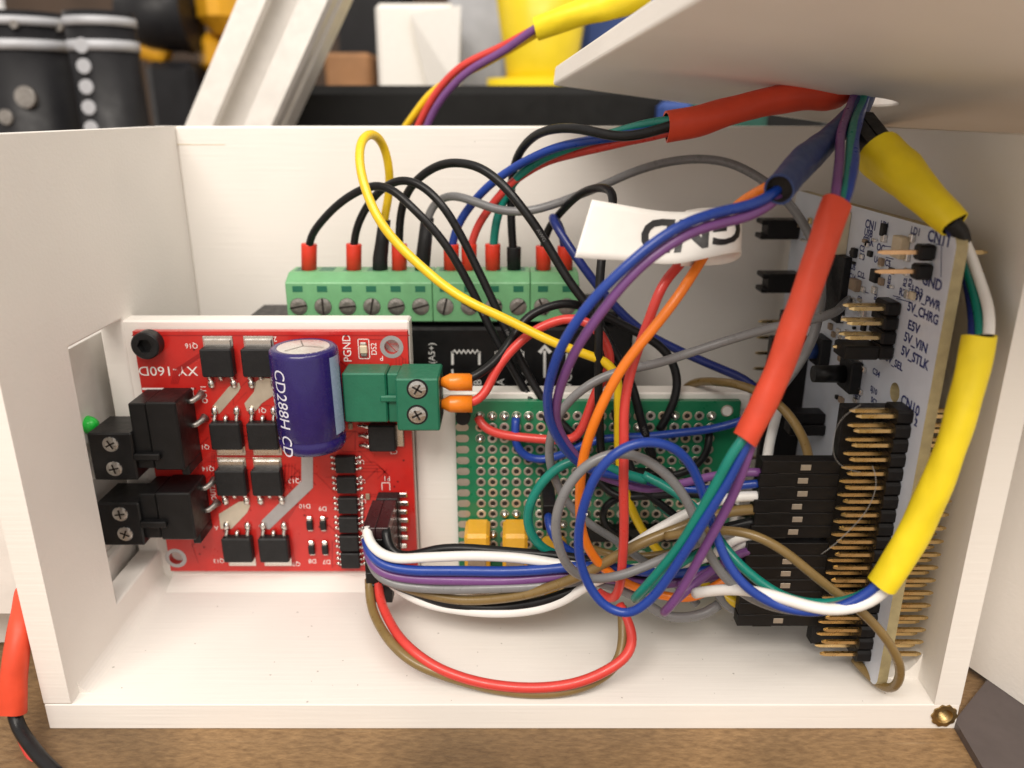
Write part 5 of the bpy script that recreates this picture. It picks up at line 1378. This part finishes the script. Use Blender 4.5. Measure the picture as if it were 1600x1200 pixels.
# yellow cup: wider at the top, on a round yellow base
yc = 400.0
a, b = at(790, 128, yc), at(905, 128, yc); rb_ = (b.x-a.x)/2; cxx = (a.x+b.x)/2
zc0 = a.z; zc1 = at(800, -120, yc).z
cup = thing('yellow_funnel', 'bright yellow funnel on a yellow base behind the bar', 'funnel', (cxx, yc+rb_, -EYE))
MB().tube([(cxx, yc+rb_, zc0-2), (cxx, yc+rb_, zc0+6), (cxx, yc+rb_, zc1)], [rb_*.98, rb_, rb_*1.5], 40).build('cone', 'cup_yellow', cup)
MB().cyl((cxx-4, yc+rb_, -EYE), (cxx-4, yc+rb_, at(800, 121, yc).z), rb_*1.35, rb_*1.3, 40).build('base', 'cup_yellow', cup)
crate('blue_tub', 'deep blue tub beside the yellow funnel', 'tub', 905, 1075, -60, 300, yc+55, 60, 'deep_blue', 6)
crate('blue_drum', 'blue block under the lid edge behind the bar', 'block', 1030, 1075, 158, 300, 290, 8, 'deep_blue', 2)
crate('green_drum', 'dark green block under the lid edge', 'block', 1078, 1190, 160, 300, 292, 8, 'deep_green', 2)
# bundle of three wires outside, leading to a yellow sleeve
G_B = 'blurred wires behind the back wall'
wire('blurred yellow wire rising behind the back wall', 'w_yellow', '622,215,222; 640,188,220; 668,152,218; 700,128,216; 760,98,213; 820,62,210; 860,40,208', .95, G_B)
wire('blurred red wire rising behind the back wall', 'w_red', '645,215,219; 660,182,218; 685,140,216; 720,105,214; 780,75,211; 830,48,208; 862,34,207', .95, G_B)
wire('blurred purple wire rising behind the back wall', 'w_purple', '660,215,217; 675,180,216; 700,143,214; 730,112,212; 790,77,209; 835,45,206; 862,30,205', .95, G_B)
sleeve('yellow heat shrink sleeve high behind the lid corner', 'shrink_yellow', '838,46,207; 862,36,206; 905,20,205; 960,5,204; 1010,-20,203', 2.6, r_end=4.0)
# aluminium beam outside the left wall, seen through the window
bmx = thing('aluminium_beam', 'aluminium beam lying outside the left wall of the box', 'beam', (-104, 200, -EYE))
MB().prism([(0,0),(26,0),(26,17),(21,17.01),(21,25),(26,25.01),(26,45),(0,45)], (-112.5, 126.5, -89.0), (1,0,0), (0,0,1), (0,170,0)).build('beam', 'alu_beam', bmx)
MB().rbox(-110, -84.5, 139, 290, -EYE, -89.05, .5).build('foot', 'pla', bmx)
gl = at(140, 664, 150)
tag(MB().tube([gl+Vector((-7,3,-1)), gl+Vector((-2,1,0)), gl, gl+Vector((1.2,-.4,.1)), gl+Vector((1.7,-.6,.1))], [1.9,1.9,1.8,1.3,.4], 16).build('green_wire_end', 'green_lens'), 'bright green tip behind the upper black terminal', 'wire end')

tag(MB().tube(spline(parse('1345,632,112; 1312,655,112; 1300,690,112; 1302,720,112; 1325,735,112; 1345,738,112')), .04, 6).build('stray_filament', 'filament'), 'thin stray filament beside the upper end of the long pin header', 'filament')
tag(MB().tube(spline(parse('1363,728,113; 1371,745,112; 1366,775,112; 1350,805,112; 1325,830,112; 1300,855,112; 1283,866,112')), .05, 6).build('stray_filament', 'filament'), 'thin stray filament lying across the gold pins', 'filament')
